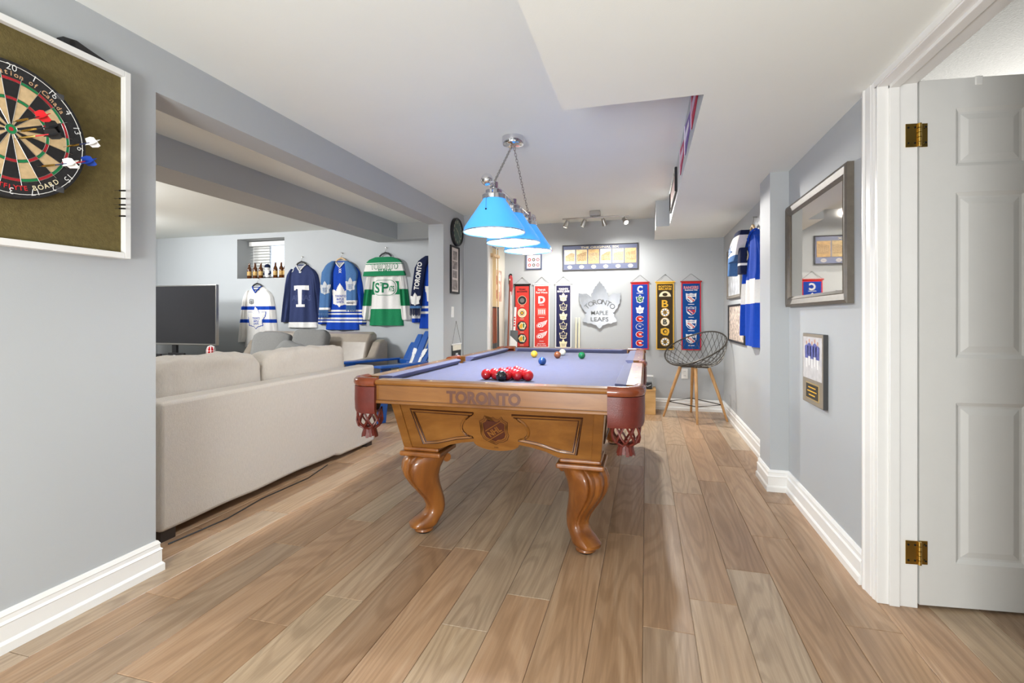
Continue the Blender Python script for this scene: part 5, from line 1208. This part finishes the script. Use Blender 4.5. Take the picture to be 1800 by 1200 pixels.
def jersey(label, x, ztop, base, body_b, sleeve_b, collar, decal, length=0.875, wall=(YJ, 0.0), loc=None, seed=0.0, sx=1.0, group='hockey jerseys hung on the walls'):
    t = thing('hockey_jersey', label, 'jersey', loc or (x, wall[0], ztop), wall[1], group)
    L = length
    tab = [(0.0, -0.085 * sx, 0.085 * sx), (-0.03, -0.125 * sx, 0.125 * sx), (-0.075, -0.185 * sx, 0.185 * sx), (-0.13, -0.215 * sx, 0.215 * sx), (-0.30, -0.205 * sx, 0.205 * sx), (-0.6, -0.215 * sx, 0.215 * sx), (-L, -0.242 * sx, 0.242 * sx)]
    cuts = [c for b in body_b for c in b[:2]]
    q, dp = piece(tab, rows_for(0, -L, cuts), band(base, body_b), 0.050, 0.021, seed, 36)
    body = weld_build(q, 'body', t)
    for s in (-1, 1):
        st_ = [(-0.055, 0.140, 0.165), (-0.09, 0.150, 0.212), (-0.15, 0.160, 0.252), (-0.30, 0.178, 0.285), (-0.50, 0.195, 0.312), (-L + 0.10, 0.222, 0.345), (-L + 0.075, 0.235, 0.338)]
        stab = [(z, *( (a * sx, b * sx) if s > 0 else (-b * sx, -a * sx))) for z, a, b in st_]
        cz = [c for b in sleeve_b for c in b[:2]]
        q, _ = piece(stab, rows_for(-0.055, -L + 0.075, cz), band(base, sleeve_b), 0.052, 0.022, seed + 3 * s, 18)
        weld_build(q, 'sleeve', t)
    cp = [(0.088 * sx * math.sin(a), -0.030 - 0.012 * (1 + math.cos(a)), -0.002 - 0.045 * (1 + math.cos(a)) if abs(a) < PI / 2 + 0.01 else 0.004 * abs(math.sin(a)) - 0.03 * 0) for a in [-PI + 2 * PI * k / 24 for k in range(24)]]
    cp = []
    for k in range(28):
        a = -PI + 2 * PI * k / 28; xx = 0.080 * sx * math.sin(a); fr_ = math.cos(a)
        zz = 0.004 - (0.095 * (1 - abs(math.sin(a))) if fr_ > 0 else 0.020 * abs(fr_))
        cp.append((xx, -0.018 + (dp(xx, zz) + 0.006 if fr_ > 0 else 0), zz))
    MB().tube(cp, 0.008, collar, 6, closed=True).build('collar', t, smooth=1.0)
    part(t, 'neck_inside', lambda q: q.flat([(p[0] * 0.97, p[2]) for p in cp], 0, M('jersey_inside', (150, 152, 160), 0.9), lambda X, Y, Z: (X, dp(X, Z) - 0.003, Z)))
    if decal:
        fn = lambda d: (lambda X, Y, Z: (X, dp(X, Z) - d, Z))
        decal(t, fn)
    return t
def hanger(label, loc, rz, mat, group='clothes hangers holding the jerseys'):
    t = thing('clothes_hanger', label, 'hanger', loc, rz, group)
    hk = [(0.0, -0.03, 0.045)] + [(0.0, -0.03, 0.075)] + [(0.020 * math.sin(a) , -0.03, 0.098 - 0.022 * math.cos(a)) for a in [0.0 + 0.35 * k for k in range(1, 12)]]
    MB().tube(hk, 0.0022, STEEL, 6).build('hook', t, smooth=1.0)
    MB().tube([(-0.085, -0.034, -0.004), (-0.05, -0.034, 0.026), (0, -0.032, 0.045), (0.05, -0.034, 0.026), (0.085, -0.034, -0.004)], [0.010, 0.011, 0.012, 0.011, 0.010], mat, 8).build('shoulder_bar', t, smooth=1.0)
    MB().lathe([(0.005, -0.03), (0.005, 0.0)], STEEL, 8, c=(0, 0, 0.114), axis='y').build('wall_hook', t)
    return t
def part(t, name, f, label=None):
    q = MB(); f(q); q.build(name, t, label=label)
bandsJ1 = [(-0.285, -0.335, ROYAL), (-0.47, -0.52, ROYAL)]
def d1(t, fn):
    part(t, 'leaf_crest', lambda q: (leaf(q, 0, -0.44, 0.34, 0, ROYAL, fn(0.003)), leaf(q, 0, -0.44, 0.32, 0, WKNIT, fn(0.0045)), leaf_words(q, 0, -0.44, 0.31, 0, ROYAL, fn(0.006))))
    part(t, 'chest_patch', lambda q: shield(q, -0.085, -0.215, 0.085, 0, [(1, GREYF), (0.8, GREYK)], fn(0.003)))
    part(t, 'neck_insert', lambda q: [q.flat([(-0.07, -0.005 - 0.02 * k), (0.07, -0.005 - 0.02 * k), (0.066 - 0.012 * k, -0.015 - 0.02 * k), (-0.066 + 0.012 * k, -0.015 - 0.02 * k)], 0, [NAVY, WKNIT][k % 2], fn(0.004)) for k in range(4)])
jersey('white jersey with blue bands and leaf crest under the window', -5.375, 1.555, WKNIT, bandsJ1, bandsJ1, ROYAL, d1, wall=(YJ, 0), seed=1.0)
hanger('black hanger of the white jersey under the window', (-5.375, YJ, 1.555), 0, BLACK)
def d2(t, fn):
    def T(q):
        f = fn(0.004); z0 = -0.44
        q.flat(rect(0, z0, 0.062, 0.24), 0, WHITE, f); q.flat([(-0.12, z0 + 0.085), (-0.10, z0 + 0.085), (-0.09, z0 + 0.105), (0.09, z0 + 0.105), (0.10, z0 + 0.085), (0.12, z0 + 0.085), (0.12, z0 + 0.15), (-0.12, z0 + 0.15)], 0, WHITE, f); q.flat(rect(0, z0 - 0.13, 0.15, 0.035), 0, WHITE, f)
    part(t, 'letter_crest', T, 'white block letter T')
    part(t, 'neck_badge', lambda q: (q.flat(circ(0, -0.10, 0.018), 0, GREYK, fn(0.004)), q.flat(circ(-0.155, -0.065, 0.035), 0, GREYK, fn(0.004))))
    part(t, 'faint_lettering', lambda q: q.text('ARENAS', 0.0, -0.46, 0.075, 0, M('faint_navy', (66, 78, 120), 0.8), w=0.30, bold=0.02, fn=fn(0.002)))
jersey('navy jersey with a white letter T', -4.63, 1.845, NAVY, [(-0.80, -0.90, WKNIT)], [(-0.795, -0.85, NAVY)], WKNIT, d2, seed=2.1)
hanger('black hanger of the navy letter T jersey', (-4.63, YJ, 1.845), 0, BLACK)
b3 = [(-0.66, -0.685, WKNIT), (-0.705, -0.725, WKNIT), (-0.765, -0.79, WKNIT), (-0.81, -0.83, WKNIT)]
def d3(t, fn):
    part(t, 'leaf_crest', lambda q: (leaf(q, 0, -0.46, 0.33, 0, WKNIT, fn(0.004)), leaf_words(q, 0, -0.46, 0.31, 0, ROYAL, fn(0.0055))))
    part(t, 'neck_laces', lambda q: [q.flat([(-0.02 * s, -0.10 - 0.03 * k), (0.02 * s, -0.125 - 0.03 * k), (0.02 * s, -0.133 - 0.03 * k), (-0.02 * s, -0.108 - 0.03 * k)], 0, WHITE, fn(0.006)) for k in range(2) for s in (-1, 1)])
jersey('royal blue jersey with a white leaf under a grey-blue scarf', -3.995, 1.875, ROYAL, b3, b3, WKNIT, d3, length=0.93, seed=3.3, sx=1.08)
hanger('wooden hanger of the royal blue jersey with the grey-blue scarf', (-3.995, YJ, 1.875), 0, PALEW)
b4 = [(-0.02, -0.155, GKNIT), (-0.315, -0.49, GKNIT), (-0.68, -0.95, GKNIT)]
def d4(t, fn):
    def O(q):
        rr = lambda w, h, r: [(sx_ * (w / 2 - r) + r * math.cos(a), -0.40 + sz_ * (h / 2 - r) + r * math.sin(a)) for sx_, sz_, a0 in ((1, 1, 0), (-1, 1, PI / 2), (-1, -1, PI), (1, -1, 1.5 * PI)) for a in [a0 + PI / 2 * k / 5 for k in range(6)]]
        q.flat(rr(0.35, 0.225, 0.09), 0, WKNIT, fn(0.004)); q.flat(rr(0.33, 0.205, 0.085), 0, GKNIT, fn(0.006)); q.flat(rr(0.318, 0.192, 0.08), 0, WKNIT, fn(0.008))
        q.text('S', -0.105, -0.40, 0.125, 0, GKNIT, bold=0.02, fn=fn(0.0105)).text('T', -0.042, -0.355, 0.05, 0, GKNIT, bold=0.02, fn=fn(0.0105)).text('P', 0.015, -0.40, 0.125, 0, GKNIT, bold=0.02, fn=fn(0.0105)).text('ATS', 0.100, -0.415, 0.07, 0, GKNIT, w=0.088, bold=0.02, fn=fn(0.0105))
    part(t, 'oval_crest', O, 'white oval reading ST PATS')
jersey('green and white jersey with an oval ST PATS crest', -3.325, 1.905, WKNIT, b4, [(-0.02, -0.10, GKNIT), (-0.42, -0.64, GKNIT)], GKNIT, d4, length=0.90, seed=4.2, sx=1.05)
hanger('black hanger of the green and white jersey', (-3.325, YJ, 1.925), 0, BLACK)
jersey('royal blue jersey half hidden by the wall edge, rightmost in the lounge', -2.605, 1.90, ROYAL, [(-0.64, -0.67, WKNIT), (-0.71, -0.74, WKNIT)], [(-0.66, -0.80, WKNIT)], WKNIT, d3, length=0.93, seed=5.0, sx=1.0)
hanger('hanger of the half hidden royal blue jersey', (-2.605, YJ, 1.90), 0, BLACK)
# right wall jersey
def d6(t, fn):
    part(t, 'neck_crest', lambda q: (q.flat(circ(-0.10, -0.19, 0.045), 0, CREAM, fn(0.005)), q.flat(circ(-0.10, -0.19, 0.030), 0, NAVYD, fn(0.007))))
    part(t, 'neck_laces', lambda q: [q.flat([(-0.02 * s, -0.10 - 0.03 * k), (0.02 * s, -0.125 - 0.03 * k), (0.02 * s, -0.133 - 0.03 * k), (-0.02 * s, -0.108 - 0.03 * k)], 0, WHITE, fn(0.006)) for k in range(2) for s in (-1, 1)])
jersey('royal blue jersey with broad white bands on the right wall beside the column', 0, 0, ROYAL, [(-0.40, -0.60, WKNIT)], [(-0.42, -0.60, WKNIT)], ROYAL, d6, length=0.95, loc=(XR, 4.42, 1.83), wall=(0, RIGHT), seed=6.1, sx=1.1)
hanger('wooden hanger of the jersey on the right wall', (XR, 4.42, 1.83), RIGHT, PALEW)

# --- scarves
def scarf(label, loc, rz, strips, group='team scarves draped over jerseys'):
    """strips: (rows [(z, xl, xr)], base, bands, puff offset, decal, fringe)"""
    t = thing('team_scarf', label, 'scarf', loc, rz, group)
    for tab, base, bnd, y0, dec, fringe in strips:
        cuts = [c for b in bnd for c in b[:2]]
        q, dp = piece(tab, rows_for(tab[0][0], tab[-1][0], cuts), band(base, bnd), 0.016, 0.006, loc[0], 10, y0)
        weld_build(q, 'strip', t)
        if dec: part(t, 'woven_print', lambda q: dec(q, lambda d: (lambda X, Y, Z: (X, dp(X, Z) - d, Z))))
        if fringe:
            q = MB(); z0, xl, xr = tab[-1]
            for k in range(14):
                x = xl + (xr - xl) * (k + 0.5) / 14; q.tube([(x, -y0 - 0.006, z0), (x + 0.003 * math.sin(k * 2.1), -y0 - 0.008, z0 - fringe * (0.9 + 0.1 * math.sin(k * 1.7)))], 0.0045, base, 5)
            q.build('fringe', t)
def leafprint(x, z, h, c1, c2): return lambda q, fn: (leaf(q, x, z, h, 0, c1, fn(0.003)), leaf_words(q, x, z, h * 0.95, 0, c2, fn(0.0045)))
scarf('grey-blue scarf with leaves hanging down both sides of the royal blue jersey', (-3.995, YJ, 1.875), 0, [
    ([(0.0, -0.115, -0.07), (-0.04, -0.20, -0.085), (-0.15, -0.275, -0.125), (-0.45, -0.305, -0.15), (-0.66, -0.315, -0.165)], STBLUE, [(-0.63, -0.66, WKNIT)], 0.080, leafprint(-0.212, -0.36, 0.19, GREYK, STBLUE), 0.11),
    ([(0.0, 0.07, 0.115), (-0.04, 0.085, 0.20), (-0.15, 0.10, 0.265), (-0.45, 0.11, 0.26), (-0.60, 0.11, 0.26)], STBLUE, [(-0.535, -0.60, WKNIT)], 0.080, seq(leafprint(0.182, -0.32, 0.19, GREYK, STBLUE), lambda q, fn: q.text('HOCKEY', 0.185, -0.568, 0.03, 0, NAVYD, w=0.12, bold=0.02, fn=fn(0.003))), 0.085)])
scarf('green and white TORONTO ST PATS scarf across the shoulders of the green jersey', (-3.325, YJ, 1.905), 0, [
    ([(0.0, -0.12, 0.12), (-0.03, -0.21, 0.21), (-0.07, -0.255, 0.255), (-0.22, -0.30, 0.30), (-0.245, -0.305, 0.305)], GKNIT, [(-0.075, -0.085, WKNIT), (-0.095, -0.185, WKNIT)], 0.085,
     seq(lambda q, fn: q.text('TORONTO', 0.02, -0.125, 0.068, 0, GKNIT, w=0.40, bold=0.04, fn=fn(0.003)), lambda q, fn: q.text('TORONTO', 0.02, -0.125, 0.062, 0, WKNIT, w=0.385, bold=0.0, fn=fn(0.0045)), lambda q, fn: q.text('ST PATS', 0.03, -0.18, 0.035, 0, GKNIT, w=0.19, bold=0.03, fn=fn(0.003))), 0)])
def torw(q, fn): q.text('TORONTO', -0.215, -0.255, 0.062, 0, WKNIT, w=0.36, bold=0.04, rot=1.42, fn=fn(0.003)); leaf(q, -0.255, -0.55, 0.17, 0, WKNIT, fn(0.003))
scarf('dark navy TORONTO scarf over the half hidden royal blue jersey', (-2.605, YJ, 1.90), 0, [
    ([(0.0, -0.12, -0.06), (-0.05, -0.21, -0.075), (-0.15, -0.27, -0.12), (-0.45, -0.315, -0.17), (-0.67, -0.335, -0.19)], NAVYD, [(-0.64, -0.67, STBLUE)], 0.085, torw, 0.10),
    ([(0.0, 0.06, 0.12), (-0.05, 0.075, 0.21), (-0.15, 0.12, 0.27), (-0.60, 0.17, 0.315)], NAVYD, [], 0.085, None, 0.10)])
scarf('white and steel-blue scarf looped over the jersey on the right wall', (XR, 4.42, 1.83), RIGHT, [
    ([(0.0, -0.20, 0.08), (-0.05, -0.40, -0.02), (-0.10, -0.50, -0.12), (-0.17, -0.54, -0.18), (-0.215, -0.53, -0.28)], WKNIT, [(0.0, -0.03, NAVYD), (-0.17, -0.30, STBLUE)], 0.135, lambda q, fn: q.text('USSIC', -0.36, -0.118, 0.060, 0, STBLUE, w=0.20, bold=0.03, rot=0.12, fn=fn(0.004)), 0),
    ([(-0.18, -0.54, -0.44), (-0.33, -0.56, -0.49)], STBLUE, [], 0.130, None, 0),
    ([(-0.12, -0.22, -0.10), (-0.30, -0.23, -0.12), (-0.34, -0.23, -0.12)], NAVYD, [(-0.25, -0.27, WKNIT)], 0.10, None, 0)])
